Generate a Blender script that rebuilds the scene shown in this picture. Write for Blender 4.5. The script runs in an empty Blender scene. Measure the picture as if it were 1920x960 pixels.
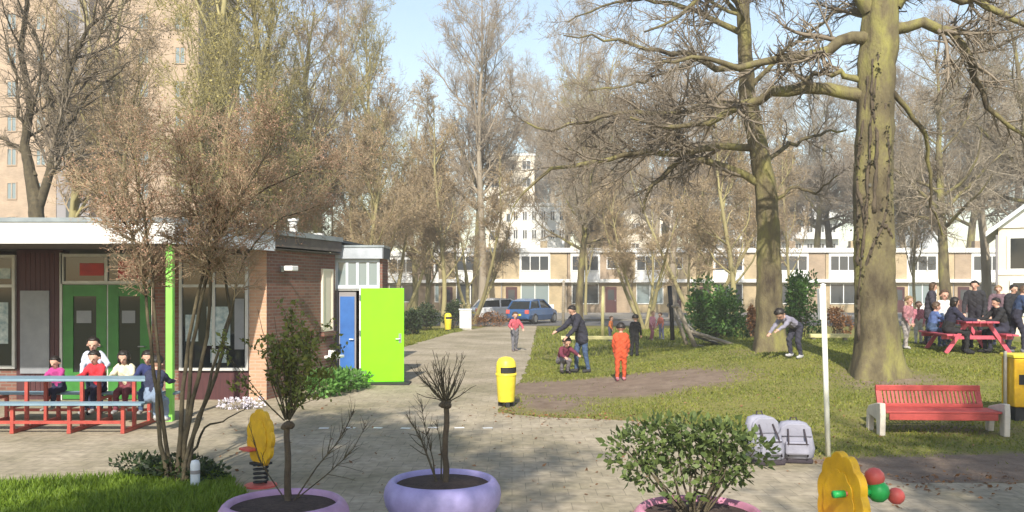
import bpy, math, random
import numpy as np
from mathutils import Vector, Matrix, Euler
R = math.radians
random.seed(7)

# ------------------------------------------------------------------ camera, sky, sun, exposure
scene = bpy.context.scene
COL = scene.collection
F = 1663.0            # focal length in photo pixels (1920 wide)
CH = 2.2              # camera height
HY = 538.0            # photo row of the horizon
cam_d = bpy.data.cameras.new('camera')
cam = bpy.data.objects.new('camera', cam_d)
COL.objects.link(cam)
cam.location = (0, 0, CH)
cam.rotation_euler = (R(90), 0, 0)
cam_d.sensor_width = 36.0
cam_d.lens = 36.0 * F / 1920.0
cam_d.shift_y = (HY - 480.0) / 1920.0
cam_d.clip_end = 3000
cam_d.clip_start = 0.1
scene.camera = cam

SUN_EL, SUN_AZ = 38.0, -5.0       # azimuth: degrees to the right of straight behind the camera
w = bpy.data.worlds.new('World')
scene.world = w
w.use_nodes = True
nt = w.node_tree
sky = nt.nodes.new('ShaderNodeTexSky')
sky.sky_type = 'NISHITA'
sky.sun_disc = False
sky.sun_elevation = R(SUN_EL)
sky.sun_rotation = R(180 - SUN_AZ)
sky.air_density = 1.25
sky.dust_density = 0.9
sky.ozone_density = 0.6
bg = nt.nodes['Background']
bg.inputs['Strength'].default_value = 0.14
nt.links.new(sky.outputs['Color'], bg.inputs['Color'])

sun_d = bpy.data.lights.new('sun', 'SUN')
sun_d.energy = 5.0
sun_d.angle = R(0.6)
sun_d.color = (1.0, 0.93, 0.82)
sun = bpy.data.objects.new('sun', sun_d)
COL.objects.link(sun)
sun_to = Vector((math.sin(R(SUN_AZ)) * math.cos(R(SUN_EL)), -math.cos(R(SUN_AZ)) * math.cos(R(SUN_EL)), math.sin(R(SUN_EL))))
sun.rotation_euler = sun_to.to_track_quat('Z', 'Y').to_euler()
sun.location = (20, -30, 30)

scene.view_settings.view_transform = 'Standard'
scene.view_settings.look = 'None'
scene.view_settings.gamma = 1.0
scene.view_settings.use_curve_mapping = False
scene.view_settings.exposure = 0.64
scene.render.engine = 'CYCLES'

# ------------------------------------------------------------------ photo-to-place helpers
def sm(t):
    t = np.clip(t, 0.0, 1.0)
    return t * t * (3 - 2 * t)

def gz(x, y):
    """height of the ground"""
    h = 0.62 * sm((x - 1.0) / 6.0) * sm((y - 12.3) / 9.5) * (1 - sm((y - 25.0) / 12.0))
    h = h + 0.03 * np.sin(x * 1.3 + 0.5) * np.sin(y * 0.9) * sm((x - 2.0) / 2) * sm((y - 13) / 2) * (1 - sm((y - 30) / 6))
    return h

def W(px, py, d):
    return ((px - 960.0) * d / F, d, CH - (py - HY) * d / F)

def G(px, py):
    """point of the ground seen at a photo pixel"""
    d = 5.0
    while d < 200:
        x, y, z = W(px, py, d)
        if z <= float(gz(x, y)):
            return (x, y, float(gz(x, y)))
        d += 0.02
    return W(px, py, 60)

def GX(px, d):
    x = (px - 960.0) * d / F
    return (x, d, float(gz(x, d)))

# ------------------------------------------------------------------ materials
def nodes_of(name):
    m = bpy.data.materials.new(name)
    m.use_nodes = True
    return m, m.node_tree, m.node_tree.nodes['Principled BSDF']

def mat(name, c1, c2=None, scale=8.0, rough=0.7, bump=0.0, bscale=None, spec=0.4, metal=0.0, detail=6.0, coord='Object', stretch=None, c3=None, coat=0.0):
    m, t, b = nodes_of(name)
    b.inputs['Roughness'].default_value = rough
    b.inputs['Specular IOR Level'].default_value = spec
    b.inputs['Metallic'].default_value = metal
    b.inputs['Coat Weight'].default_value = coat
    if c2 is None:
        c2 = tuple(v * 0.82 for v in c1)
    tc = t.nodes.new('ShaderNodeTexCoord')
    src = tc.outputs[coord]
    if stretch:
        mp = t.nodes.new('ShaderNodeMapping')
        mp.inputs['Scale'].default_value = stretch
        t.links.new(src, mp.inputs['Vector']); src = mp.outputs['Vector']
    n = t.nodes.new('ShaderNodeTexNoise')
    n.inputs['Scale'].default_value = scale
    n.inputs['Detail'].default_value = detail
    n.inputs['Roughness'].default_value = 0.65
    t.links.new(src, n.inputs['Vector'])
    r = t.nodes.new('ShaderNodeValToRGB')
    r.color_ramp.elements[0].position = 0.33
    r.color_ramp.elements[0].color = (*c2, 1)
    r.color_ramp.elements[1].position = 0.67
    r.color_ramp.elements[1].color = (*c1, 1)
    if c3:
        e = r.color_ramp.elements.new(0.5); e.color = (*c3, 1)
    t.links.new(n.outputs['Fac'], r.inputs['Fac'])
    t.links.new(r.outputs['Color'], b.inputs['Base Color'])
    if bump:
        n2 = t.nodes.new('ShaderNodeTexNoise')
        n2.inputs['Scale'].default_value = bscale or scale * 5
        n2.inputs['Detail'].default_value = 5
        t.links.new(src, n2.inputs['Vector'])
        bp = t.nodes.new('ShaderNodeBump')
        bp.inputs['Strength'].default_value = bump
        bp.inputs['Distance'].default_value = 0.02
        t.links.new(n2.outputs['Fac'], bp.inputs['Height'])
        t.links.new(bp.outputs['Normal'], b.inputs['Normal'])
    return m

def brick_mat(name, c1, c2, mortar, bw=0.22, bh=0.065, msize=0.010):
    m, t, b = nodes_of(name)
    b.inputs['Roughness'].default_value = 0.88
    uv = t.nodes.new('ShaderNodeUVMap')
    br = t.nodes.new('ShaderNodeTexBrick')
    br.inputs['Scale'].default_value = 1.0
    br.inputs['Brick Width'].default_value = bw
    br.inputs['Row Height'].default_value = bh
    br.inputs['Mortar Size'].default_value = msize
    br.inputs['Mortar Smooth'].default_value = 0.2
    br.inputs['Color1'].default_value = (*c1, 1)
    br.inputs['Color2'].default_value = (*c2, 1)
    br.inputs['Mortar'].default_value = (*mortar, 1)
    t.links.new(uv.outputs['UV'], br.inputs['Vector'])
    n = t.nodes.new('ShaderNodeTexNoise')
    n.inputs['Scale'].default_value = 1.1
    n.inputs['Detail'].default_value = 7
    t.links.new(uv.outputs['UV'], n.inputs['Vector'])
    mx = t.nodes.new('ShaderNodeMixRGB'); mx.blend_type = 'MULTIPLY'
    mx.inputs['Fac'].default_value = 0.55
    rp = t.nodes.new('ShaderNodeValToRGB')
    rp.color_ramp.elements[0].position = 0.3; rp.color_ramp.elements[0].color = (0.6, 0.6, 0.6, 1)
    rp.color_ramp.elements[1].position = 0.7; rp.color_ramp.elements[1].color = (1.15, 1.12, 1.1, 1)
    t.links.new(n.outputs['Fac'], rp.inputs['Fac'])
    t.links.new(br.outputs['Color'], mx.inputs['Color1'])
    t.links.new(rp.outputs['Color'], mx.inputs['Color2'])
    t.links.new(mx.outputs['Color'], b.inputs['Base Color'])
    bp = t.nodes.new('ShaderNodeBump'); bp.invert = True
    bp.inputs['Strength'].default_value = 0.5; bp.inputs['Distance'].default_value = 0.01
    t.links.new(br.outputs['Fac'], bp.inputs['Height'])
    t.links.new(bp.outputs['Normal'], b.inputs['Normal'])
    return m

def glass_mat(name, col, rough=0.06):
    m, t, b = nodes_of(name)
    b.inputs['Base Color'].default_value = (*col, 1)
    b.inputs['Roughness'].default_value = rough
    b.inputs['Specular IOR Level'].default_value = 0.6
    n = t.nodes.new('ShaderNodeTexNoise'); n.inputs['Scale'].default_value = 2.2
    tc = t.nodes.new('ShaderNodeTexCoord')
    t.links.new(tc.outputs['Object'], n.inputs['Vector'])
    bp = t.nodes.new('ShaderNodeBump'); bp.inputs['Strength'].default_value = 0.04
    t.links.new(n.outputs['Fac'], bp.inputs['Height'])
    t.links.new(bp.outputs['Normal'], b.inputs['Normal'])
    return m

def leaf_mat(name, c1, c2, scale=3.0, trans=0.25):
    m, t, b = nodes_of(name)
    b.inputs['Roughness'].default_value = 0.55
    b.inputs['Specular IOR Level'].default_value = 0.35
    gi = t.nodes.new('ShaderNodeNewGeometry')
    tc = t.nodes.new('ShaderNodeTexCoord')
    n = t.nodes.new('ShaderNodeTexNoise'); n.inputs['Scale'].default_value = scale
    t.links.new(tc.outputs['Object'], n.inputs['Vector'])
    ad = t.nodes.new('ShaderNodeMath'); ad.operation = 'MULTIPLY_ADD'
    ad.inputs[1].default_value = 0.5
    t.links.new(gi.outputs['Random Per Island'], ad.inputs[0])
    sb = t.nodes.new('ShaderNodeMath'); sb.operation = 'MULTIPLY'; sb.inputs[1].default_value = 0.5
    t.links.new(n.outputs['Fac'], sb.inputs[0])
    t.links.new(sb.outputs[0], ad.inputs[2])
    r = t.nodes.new('ShaderNodeValToRGB')
    r.color_ramp.elements[0].position = 0.2; r.color_ramp.elements[0].color = (*c2, 1)
    r.color_ramp.elements[1].position = 0.8; r.color_ramp.elements[1].color = (*c1, 1)
    e3 = r.color_ramp.elements.new(0.93); e3.color = (min(.5, c1[0] * 1.9), c1[1] * 1.15, c1[2] * 1.1, 1)
    t.links.new(ad.outputs[0], r.inputs['Fac'])
    t.links.new(r.outputs['Color'], b.inputs['Base Color'])
    if trans:
        tr = t.nodes.new('ShaderNodeBsdfTranslucent')
        t.links.new(r.outputs['Color'], tr.inputs['Color'])
        mx = t.nodes.new('ShaderNodeMixShader'); mx.inputs['Fac'].default_value = trans
        out = t.nodes['Material Output']
        t.links.new(b.outputs['BSDF'], mx.inputs[1]); t.links.new(tr.outputs['BSDF'], mx.inputs[2])
        t.links.new(mx.outputs['Shader'], out.inputs['Surface'])
    return m

M = {}
M['white'] = mat('white_paint', (0.80, 0.80, 0.78), (0.66, 0.66, 0.63), 1.5, 0.5, 0.04)
M['white_dirty_shaded'] = mat('weathered_shaded_white', (0.70, 0.74, 0.78), (0.48, 0.52, 0.56), 1.2, 0.55, 0.05)  # weathered white, also tinted grey-blue for the shaded side of the fascia
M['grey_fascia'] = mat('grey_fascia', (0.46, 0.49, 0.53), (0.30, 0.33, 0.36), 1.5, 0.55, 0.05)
M['frame'] = mat('window_frame_paint', (0.58, 0.58, 0.55), (0.42, 0.42, 0.40), 3, 0.5)
M['brick'] = brick_mat('school_brick', (0.235, 0.102, 0.074), (0.16, 0.070, 0.052), (0.20, 0.16, 0.13))
M['sunlit_pier_brick'] = brick_mat('sunlit_orange_brick', (0.56, 0.33, 0.21), (0.47, 0.27, 0.17), (0.50, 0.38, 0.28))  # brighter copy of the brick: sunlight on the pier put into the colour
M['house_brick'] = brick_mat('house_brick', (0.50, 0.39, 0.225), (0.44, 0.335, 0.19), (0.42, 0.36, 0.26))
M['house_brick2'] = brick_mat('house_brick_brown', (0.40, 0.295, 0.195), (0.34, 0.245, 0.16), (0.38, 0.32, 0.25))
M['tan_brick'] = brick_mat('tan_brick', (0.47, 0.35, 0.245), (0.40, 0.295, 0.205), (0.42, 0.34, 0.26))
M['grey_panel'] = mat('grey_panel', (0.30, 0.28, 0.28), (0.22, 0.21, 0.22), 0.6, 0.7)
M['cream'] = mat('cream_render', (0.74, 0.67, 0.54), (0.66, 0.58, 0.46), 0.5, 0.8, 0.1)
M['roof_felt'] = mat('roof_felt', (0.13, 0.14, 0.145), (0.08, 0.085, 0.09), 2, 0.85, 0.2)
M['roof_metal'] = mat('roof_edge_metal', (0.34, 0.38, 0.40), (0.22, 0.25, 0.27), 3, 0.4, metal=0.5)
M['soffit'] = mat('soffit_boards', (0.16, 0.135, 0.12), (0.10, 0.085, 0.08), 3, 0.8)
M['maroon'] = mat('maroon_boards', (0.085, 0.028, 0.030), (0.05, 0.018, 0.02), 4, 0.6, stretch=(8, 8, 0.5))
M['board_grey'] = mat('notice_board', (0.26, 0.27, 0.29), (0.19, 0.20, 0.22), 2, 0.5)
M['paper'] = mat('paper', (0.55, 0.60, 0.58), (0.20, 0.28, 0.30), 9, 0.8)
M['red_reflection'] = mat('red_reflection_paint', (0.45, 0.06, 0.05), (0.30, 0.05, 0.05), 5, 0.8)  # red reflections in the transom glass, painted as flat colour
M['dkgreen'] = mat('green_door_paint', (0.045, 0.21, 0.035), (0.032, 0.15, 0.025), 3, 0.45)
M['lime'] = mat('lime_door_paint', (0.22, 0.80, 0.004), (0.20, 0.74, 0.004), 2, 0.5, 0.03)
M['postgreen'] = mat('green_post_paint', (0.24, 0.66, 0.10), (0.20, 0.56, 0.08), 4, 0.45)
M['blue'] = mat('blue_panel', (0.045, 0.16, 0.46), (0.03, 0.11, 0.34), 2, 0.5)
M['glass'] = glass_mat('dark_glass', (0.018, 0.022, 0.024))
M['glass_lit'] = glass_mat('pale_glass', (0.20, 0.25, 0.26), 0.1)
M['concrete'] = mat('concrete', (0.42, 0.39, 0.34), (0.30, 0.28, 0.25), 4, 0.9, 0.3, 60)
M['concrete_light'] = mat('pale_concrete', (0.62, 0.56, 0.48), (0.48, 0.43, 0.37), 6, 0.85, 0.2, 60)
M['red'] = mat('red_wood_paint', (0.43, 0.07, 0.06), (0.30, 0.045, 0.04), 9, 0.5, 0.1, 50, stretch=(1, 6, 6))
M['redsteel'] = mat('red_steel', (0.42, 0.075, 0.055), (0.30, 0.05, 0.04), 8, 0.45)
M['pinkred'] = mat('faded_red_wood', (0.55, 0.10, 0.14), (0.42, 0.06, 0.09), 6, 0.55)
M['bluegrey'] = mat('blue_grey_plank', (0.22, 0.32, 0.38), (0.14, 0.22, 0.28), 5, 0.5, stretch=(1, 8, 8))
M['yellow'] = mat('yellow_plastic', (0.82, 0.68, 0.05), (0.64, 0.50, 0.04), 4, 0.45, 0.05, coat=0.1, detail=10)
M['yelloworange'] = mat('golden_panel', (0.78, 0.47, 0.012), (0.52, 0.28, 0.012), 5, 0.5, 0.12, coat=0.1, detail=12)
M['paleyellow'] = mat('pale_yellow_timber', (0.66, 0.60, 0.28), (0.54, 0.48, 0.22), 5, 0.6)
M['dark'] = mat('dark_rubber', (0.025, 0.025, 0.027), (0.015, 0.015, 0.016), 8, 0.7)
M['steel'] = mat('galvanised_steel', (0.45, 0.46, 0.47), (0.32, 0.33, 0.34), 12, 0.4, metal=0.8)
M['whitepole'] = mat('white_pole_paint', (0.78, 0.78, 0.68), (0.68, 0.68, 0.56), 4, 0.45)
M['soil'] = mat('soil', (0.075, 0.05, 0.038), (0.035, 0.022, 0.018), 14, 0.95, 0.8, 40)
M['lilac'] = mat('lilac_glaze', (0.43, 0.38, 0.68), (0.26, 0.23, 0.44), 2.6, 0.5, 0.10, coat=0.1, detail=12)
M['mauve'] = mat('mauve_glaze', (0.53, 0.33, 0.52), (0.33, 0.20, 0.33), 2.6, 0.5, 0.10, coat=0.1, detail=12)
M['pink'] = mat('pink_glaze', (0.62, 0.27, 0.38), (0.40, 0.16, 0.24), 2.6, 0.5, 0.10, coat=0.1, detail=12)
M['plum'] = mat('plum_pot_inside', (0.10, 0.02, 0.05), (0.06, 0.015, 0.03), 5, 0.8)
M['timber'] = mat('weathered_timber', (0.30, 0.26, 0.20), (0.19, 0.16, 0.12), 6, 0.85, 0.3, stretch=(1, 1, 6))
M['redplastic'] = mat('coral_plastic', (0.62, 0.11, 0.09), (0.52, 0.09, 0.08), 3, 0.4)
M['greenplastic'] = mat('green_plastic', (0.02, 0.42, 0.09), (0.02, 0.34, 0.07), 3, 0.4)
M['greyfab'] = mat('grey_fabric', (0.30, 0.30, 0.36), (0.22, 0.22, 0.27), 3, 0.8, 0.25, 18)
M['darkfab'] = mat('dark_fabric', (0.05, 0.04, 0.05), (0.03, 0.025, 0.03), 10, 0.9, 0.3)
M['bark'] = mat('mossy_bark', (0.25, 0.235, 0.07), (0.042, 0.03, 0.02), 1.7, 0.9, 1.0, 30, c3=(0.135, 0.112, 0.058), stretch=(1, 1, 0.45), detail=12)
M['bark_twig'] = mat('brown_twigs', (0.37, 0.305, 0.23), (0.225, 0.185, 0.14), 1.0, 0.9)
M['near_twig'] = mat('near_twigs', (0.26, 0.215, 0.16), (0.15, 0.122, 0.09), 1.0, 0.9)
M['bark_grey'] = mat('grey_bark', (0.37, 0.315, 0.235), (0.23, 0.19, 0.14), 1.2, 0.9, 0.5, 12, stretch=(1, 1, 0.4))
M['bark_olive'] = mat('olive_bark', (0.37, 0.325, 0.15), (0.22, 0.19, 0.095), 1.0, 0.9, 0.5, 12, stretch=(1, 1, 0.4))
M['bark_tan'] = mat('tan_bark', (0.42, 0.325, 0.205), (0.26, 0.20, 0.13), 1.0, 0.9, 0.5, 12, stretch=(1, 1, 0.4))
M['bark_dark'] = mat('dark_bark', (0.115, 0.088, 0.058), (0.055, 0.042, 0.03), 6, 0.9, 0.6, 30)
M['bark_shrub'] = mat('shrub_bark', (0.115, 0.095, 0.055), (0.05, 0.04, 0.027), 7, 0.9, 0.5, 30)
M['bud_red'] = leaf_mat('red_buds', (0.56, 0.34, 0.24), (0.36, 0.21, 0.14), 1.5, 0.2)
M['bud_olive'] = leaf_mat('olive_buds', (0.42, 0.36, 0.11), (0.27, 0.225, 0.075), 0.6, 0.2)
M['bud_tan'] = leaf_mat('tan_buds', (0.46, 0.34, 0.19), (0.30, 0.22, 0.12), 0.6, 0.2)
M['evergreen'] = leaf_mat('evergreen_leaves', (0.13, 0.245, 0.05), (0.035, 0.095, 0.02), 2.0, 0.2)
M['potleaf'] = leaf_mat('shrub_leaves', (0.15, 0.20, 0.055), (0.045, 0.075, 0.022), 5.0, 0.2)
M['yleaf'] = leaf_mat('young_leaves', (0.23, 0.25, 0.055), (0.09, 0.11, 0.03), 4.0, 0.25)
M['bedleaf'] = leaf_mat('bed_leaves', (0.16, 0.32, 0.07), (0.06, 0.15, 0.03), 4.0, 0.25)
M['ivyleaf'] = leaf_mat('ivy_leaves', (0.06, 0.055, 0.026), (0.028, 0.024, 0.014), 2.0, 0.1)
M['brownleaf'] = leaf_mat('brown_leaves', (0.30, 0.15, 0.06), (0.14, 0.07, 0.035), 2.0, 0.2)
M['darkleaf'] = leaf_mat('dark_leaves', (0.05, 0.08, 0.025), (0.018, 0.03, 0.012), 2.0, 0.1)
M['grass'] = leaf_mat('grass_blades', (0.27, 0.275, 0.045), (0.095, 0.13, 0.022), 0.7, 0.3)
M['grass_lush'] = leaf_mat('lush_grass_blades', (0.20, 0.29, 0.025), (0.10, 0.17, 0.015), 1.2, 0.3)
M['petal_white'] = mat('white_petals', (0.72, 0.70, 0.72), (0.55, 0.50, 0.62), 30, 0.7)
M['skin'] = mat('skin', (0.56, 0.34, 0.25), (0.50, 0.29, 0.21), 6, 0.55)
M['lip'] = mat('lips', (0.42, 0.20, 0.16), (0.38, 0.17, 0.14), 6, 0.55)
M['hair_dark'] = mat('dark_hair', (0.022, 0.016, 0.013), (0.012, 0.01, 0.008), 30, 0.5)
M['hair_brown'] = mat('brown_hair', (0.11, 0.065, 0.035), (0.06, 0.035, 0.02), 30, 0.5)
M['hair_fair'] = mat('fair_hair', (0.34, 0.23, 0.11), (0.22, 0.14, 0.07), 30, 0.5)
_cl = {}
def cloth(c):
    k = tuple(round(v, 3) for v in c)
    if k not in _cl:
        _cl[k] = mat('cloth', c, tuple(v * 0.7 for v in c), 7, 0.9, 0.4, 25)
    return _cl[k]

# ------------------------------------------------------------------ mesh helpers
def tag(o, label=None, cat=None, group=None, kind=None):
    if label: o['label'] = label
    if cat: o['category'] = cat
    if group: o['group'] = group
    if kind: o['kind'] = kind
    return o

def empty(name, loc=(0, 0, 0), rz=0.0):
    o = bpy.data.objects.new(name, None)
    o.empty_display_size = 0.2
    COL.objects.link(o)
    o.location = loc
    o.rotation_euler = (0, 0, rz)
    return o

def link(name, me, parent=None, loc=(0, 0, 0), rot=(0, 0, 0)):
    o = bpy.data.objects.new(name, me)
    COL.objects.link(o)
    o.parent = parent
    o.location = loc
    o.rotation_euler = rot
    return o

def np_mesh(name, V, Fq, mats, smooth=False, uv=False, midx=None):
    """V (n,3), Fq list of arrays of faces (each m x k)"""
    me = bpy.data.meshes.new(name)
    V = np.asarray(V, dtype=np.float32)
    if not isinstance(Fq, list): Fq = [Fq]
    Fq = [np.asarray(f, dtype=np.int32) for f in Fq if len(f)]
    loops = np.concatenate([f.ravel() for f in Fq])
    tot = np.concatenate([np.full(len(f), f.shape[1], dtype=np.int32) for f in Fq])
    st = np.concatenate([[0], np.cumsum(tot)[:-1]]).astype(np.int32)
    me.vertices.add(len(V)); me.vertices.foreach_set('co', V.ravel())
    me.loops.add(len(loops)); me.loops.foreach_set('vertex_index', loops)
    me.polygons.add(len(tot)); me.polygons.foreach_set('loop_start', st)
    if midx is not None: me.polygons.foreach_set('material_index', np.asarray(midx, dtype=np.int32))
    if not isinstance(mats, (list, tuple)): mats = [mats]
    for m in mats: me.materials.append(m)
    me.update(calc_edges=True)
    if smooth: me.shade_smooth()
    return me

class MB:
    def __init__(s):
        s.v = []; s.f = []; s.mi = []; s.cm = 0
    def add(s, vs, fs):
        b = len(s.v)
        s.v += [tuple(map(float, p)) for p in vs]
        s.f += [tuple(b + i for i in f) for f in fs]
        s.mi += [s.cm] * len(fs)
        return s
    def box(s, x0, x1, y0, y1, z0, z1, M4=None):
        vs = [(x0, y0, z0), (x1, y0, z0), (x1, y1, z0), (x0, y1, z0), (x0, y0, z1), (x1, y0, z1), (x1, y1, z1), (x0, y1, z1)]
        if M4 is not None: vs = [M4 @ Vector(p) for p in vs]
        return s.add(vs, [(0, 3, 2, 1), (4, 5, 6, 7), (0, 1, 5, 4), (1, 2, 6, 5), (2, 3, 7, 6), (3, 0, 4, 7)])
    def bar(s, p0, p1, wx, wy, up=(0, 0, 1)):
        """rectangular bar between two points"""
        p0 = Vector(p0); p1 = Vector(p1)
        t = (p1 - p0).normalized()
        u = Vector(up)
        if abs(t.dot(u)) > 0.95: u = Vector((0, 1, 0))
        a = t.cross(u).normalized() * wx / 2
        b = a.cross(t).normalized() * wy / 2
        vs = [p0 - a - b, p0 + a - b, p0 + a + b, p0 - a + b, p1 - a - b, p1 + a - b, p1 + a + b, p1 - a + b]
        return s.add(vs, [(0, 3, 2, 1), (4, 5, 6, 7), (0, 1, 5, 4), (1, 2, 6, 5), (2, 3, 7, 6), (3, 0, 4, 7)])
    def tube(s, pts, rad, n=8, cap=True):
        pts = [Vector(p) for p in pts]
        if not isinstance(rad, (list, tuple)): rad = [rad] * len(pts)
        rings = []
        vs = []; fs = []
        t0 = (pts[1] - pts[0]).normalized()
        ref = Vector((0, 0, 1)) if abs(t0.z) < 0.9 else Vector((1, 0, 0))
        for i, p in enumerate(pts):
            t = (pts[min(i + 1, len(pts) - 1)] - pts[max(i - 1, 0)]).normalized()
            a = t.cross(ref).normalized(); b = t.cross(a).normalized()
            for k in range(n):
                an = 2 * math.pi * k / n
                vs.append(p + (a * math.cos(an) + b * math.sin(an)) * rad[i])
        for i in range(len(pts) - 1):
            for k in range(n):
                k2 = (k + 1) % n
                fs.append((i * n + k, i * n + k2, (i + 1) * n + k2, (i + 1) * n + k))
        if cap:
            fs.append(tuple(range(n - 1, -1, -1))); fs.append(tuple((len(pts) - 1) * n + k for k in range(n)))
        return s.add(vs, fs)
    def lathe(s, prof, n=32, c=(0, 0, 0), cap0=False, cap1=False, wob=0.0):
        vs = []; fs = []
        for (r, z) in prof:
            for k in range(n):
                an = 2 * math.pi * k / n
                rr = r * (1 + wob * math.sin(3 * an + z * 9))
                vs.append((c[0] + rr * math.cos(an), c[1] + rr * math.sin(an), c[2] + z))
        for i in range(len(prof) - 1):
            for k in range(n):
                k2 = (k + 1) % n
                fs.append((i * n + k, i * n + k2, (i + 1) * n + k2, (i + 1) * n + k))
        if cap0: fs.append(tuple(range(n - 1, -1, -1)))
        if cap1: fs.append(tuple((len(prof) - 1) * n + k for k in range(n)))
        return s.add(vs, fs)
    def prism(s, poly, a0, a1, axis='z'):
        """extrude a 2D outline; axis z: (x,y); y: (x,z); x: (y,z)"""
        n = len(poly)
        def P(p, a):
            return (p[0], p[1], a) if axis == 'z' else ((p[0], a, p[1]) if axis == 'y' else (a, p[0], p[1]))
        vs = [P(p, a0) for p in poly] + [P(p, a1) for p in poly]
        fs = [tuple(range(n - 1, -1, -1)), tuple(range(n, 2 * n))]
        for k in range(n):
            k2 = (k + 1) % n
            fs.append((k, k2, n + k2, n + k))
        return s.add(vs, fs)
    def mesh(s, name, mats, smooth=False):
        me = bpy.data.meshes.new(name)
        me.from_pydata(s.v, [], s.f)
        if not isinstance(mats, (list, tuple)): mats = [mats]
        for m in mats: me.materials.append(m)
        if len(mats) > 1: me.polygons.foreach_set('material_index', s.mi)
        me.update()
        uv = me.uv_layers.new(name='UVMap')
        for p in me.polygons:
            n = p.normal
            if abs(n.z) > 0.8:
                for li in p.loop_indices:
                    c = me.vertices[me.loops[li].vertex_index].co
                    uv.data[li].uv = (c.x, c.y)
            else:
                tx, ty = -n.y, n.x
                l = math.hypot(tx, ty) or 1
                tx /= l; ty /= l
                for li in p.loop_indices:
                    c = me.vertices[me.loops[li].vertex_index].co
                    uv.data[li].uv = (c.x * tx + c.y * ty, c.z)
        if smooth:
            me.shade_smooth()
        return me
    def build(s, name, mats, parent=None, smooth=False, loc=(0, 0, 0), rot=(0, 0, 0), bevel=0.0):
        o = link(name, s.mesh(name, mats, smooth), parent, loc, rot)
        if bevel:
            b = o.modifiers.new('bevel', 'BEVEL'); b.width = bevel; b.segments = 2; b.limit_method = 'ANGLE'
        if smooth:
            pass
        return o

def Bx(*a):
    return MB().box(*a)

def copy_tree(o, parent=None):
    c = o.copy(); COL.objects.link(c); c.parent = parent
    for ch in o.children: copy_tree(ch, c)
    return c

# ------------------------------------------------------------------ vectorised branches
def unit(v):
    return v / np.maximum(np.linalg.norm(v, axis=-1, keepdims=True), 1e-9)

def grow(rng, P, D, L, R0, K, wander, up=0.0, taper=0.35, out=None):
    N = len(P)
    pts = np.zeros((N, K + 1, 3)); rad = np.zeros((N, K + 1))
    pts[:, 0] = P; d = unit(D); rad[:, 0] = R0
    for k in range(K):
        d = unit(d + rng.normal(0, wander, (N, 3)) + np.array([0, 0, up]))
        pts[:, k + 1] = pts[:, k] + d * (L / K)[:, None]
        rad[:, k + 1] = R0 * (1 - (1 - taper) * (k + 1) / K)
    return pts, rad

def spawn(rng, pts, rad, M_, t0, t1, a0, a1, lr, rr, minr, lmin=0.0, tpow=1.0, lenfall=0.5):
    N, K1, _ = pts.shape
    seg = np.linalg.norm(pts[:, 1:] - pts[:, :-1], axis=2)
    Ls = seg.sum(1)
    p = Ls / Ls.sum()
    idx = rng.choice(N, M_, p=p)
    t = t0 + (t1 - t0) * rng.random(M_) ** tpow
    f = t * (K1 - 1); k = np.minimum(f.astype(int), K1 - 2); fr = (f - k)[:, None]
    P = pts[idx, k] * (1 - fr) + pts[idx, k + 1] * fr
    T = unit(pts[idx, k + 1] - pts[idx, k])
    r = rad[idx, k] * (1 - fr[:, 0]) + rad[idx, k + 1] * fr[:, 0]
    rv = unit(rng.normal(0, 1, (M_, 3)))
    perp = unit(rv - (rv * T).sum(1, keepdims=True) * T)
    a = np.radians(rng.uniform(a0, a1, M_))[:, None]
    D = T * np.cos(a) + perp * np.sin(a)
    L = np.maximum(Ls[idx] * rng.uniform(lr[0], lr[1], M_) * (1 - lenfall * t), lmin)
    r0 = np.maximum(r * rng.uniform(rr[0], rr[1], M_), minr)
    return P, D, L, r0

def tubes(pts, rad, sides):
    N, K1, _ = pts.shape
    T = np.zeros_like(pts)
    T[:, 1:-1] = pts[:, 2:] - pts[:, :-2]; T[:, 0] = pts[:, 1] - pts[:, 0]; T[:, -1] = pts[:, -1] - pts[:, -2]
    T = unit(T)
    mean = unit(pts[:, -1] - pts[:, 0])
    ref = np.where((np.abs(mean[:, 2:3]) > 0.75), np.array([[1.0, 0, 0]]), np.array([[0, 0, 1.0]]))
    A = unit(np.cross(T, ref[:, None, :]))
    B = np.cross(T, A)
    an = np.arange(sides) * 2 * np.pi / sides
    V = pts[:, :, None, :] + rad[:, :, None, None] * (A[:, :, None, :] * np.cos(an)[None, None, :, None] + B[:, :, None, :] * np.sin(an)[None, None, :, None])
    base = np.arange(N)[:, None, None] * (K1 * sides)
    kk = np.arange(K1 - 1)[None, :, None] * sides
    ss = np.arange(sides)[None, None, :]; s2 = (ss + 1) % sides
    Fq = np.stack([base + kk + ss, base + kk + sides + ss, base + kk + sides + s2, base + kk + s2], axis=-1)
    return V.reshape(-1, 3), Fq.reshape(-1, 4)

def join(parts):
    Vs = []; Fs = []; o = 0
    for V, Fq in parts:
        Vs.append(V); Fs.append(Fq + o); o += len(V)
    return np.concatenate(Vs), np.concatenate(Fs)

def leafquads(rng, P, size, aspect=0.5, D=None, fold=0.0):
    """one small pointed leaf (a rhomb) at each point"""
    N = len(P)
    if D is None: D = unit(rng.normal(0, 1, (N, 3)))
    else: D = unit(D + rng.normal(0, 0.5, (N, 3)))
    rv = unit(rng.normal(0, 1, (N, 3)))
    S = unit(np.cross(D, rv))
    Nn = np.cross(D, S)
    s = (size * (0.35 + 1.1 * rng.random(N) ** 1.4))[:, None]
    a = P; c = P + D * s
    m = P + D * s * 0.45
    b = m + S * s * aspect * 0.5 + Nn * s * fold; d = m - S * s * aspect * 0.5 + Nn * s * fold
    V = np.stack([a, b, c, d], axis=1).reshape(-1, 3)
    Fq = np.arange(N * 4).reshape(N, 4)
    return V, Fq

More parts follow.
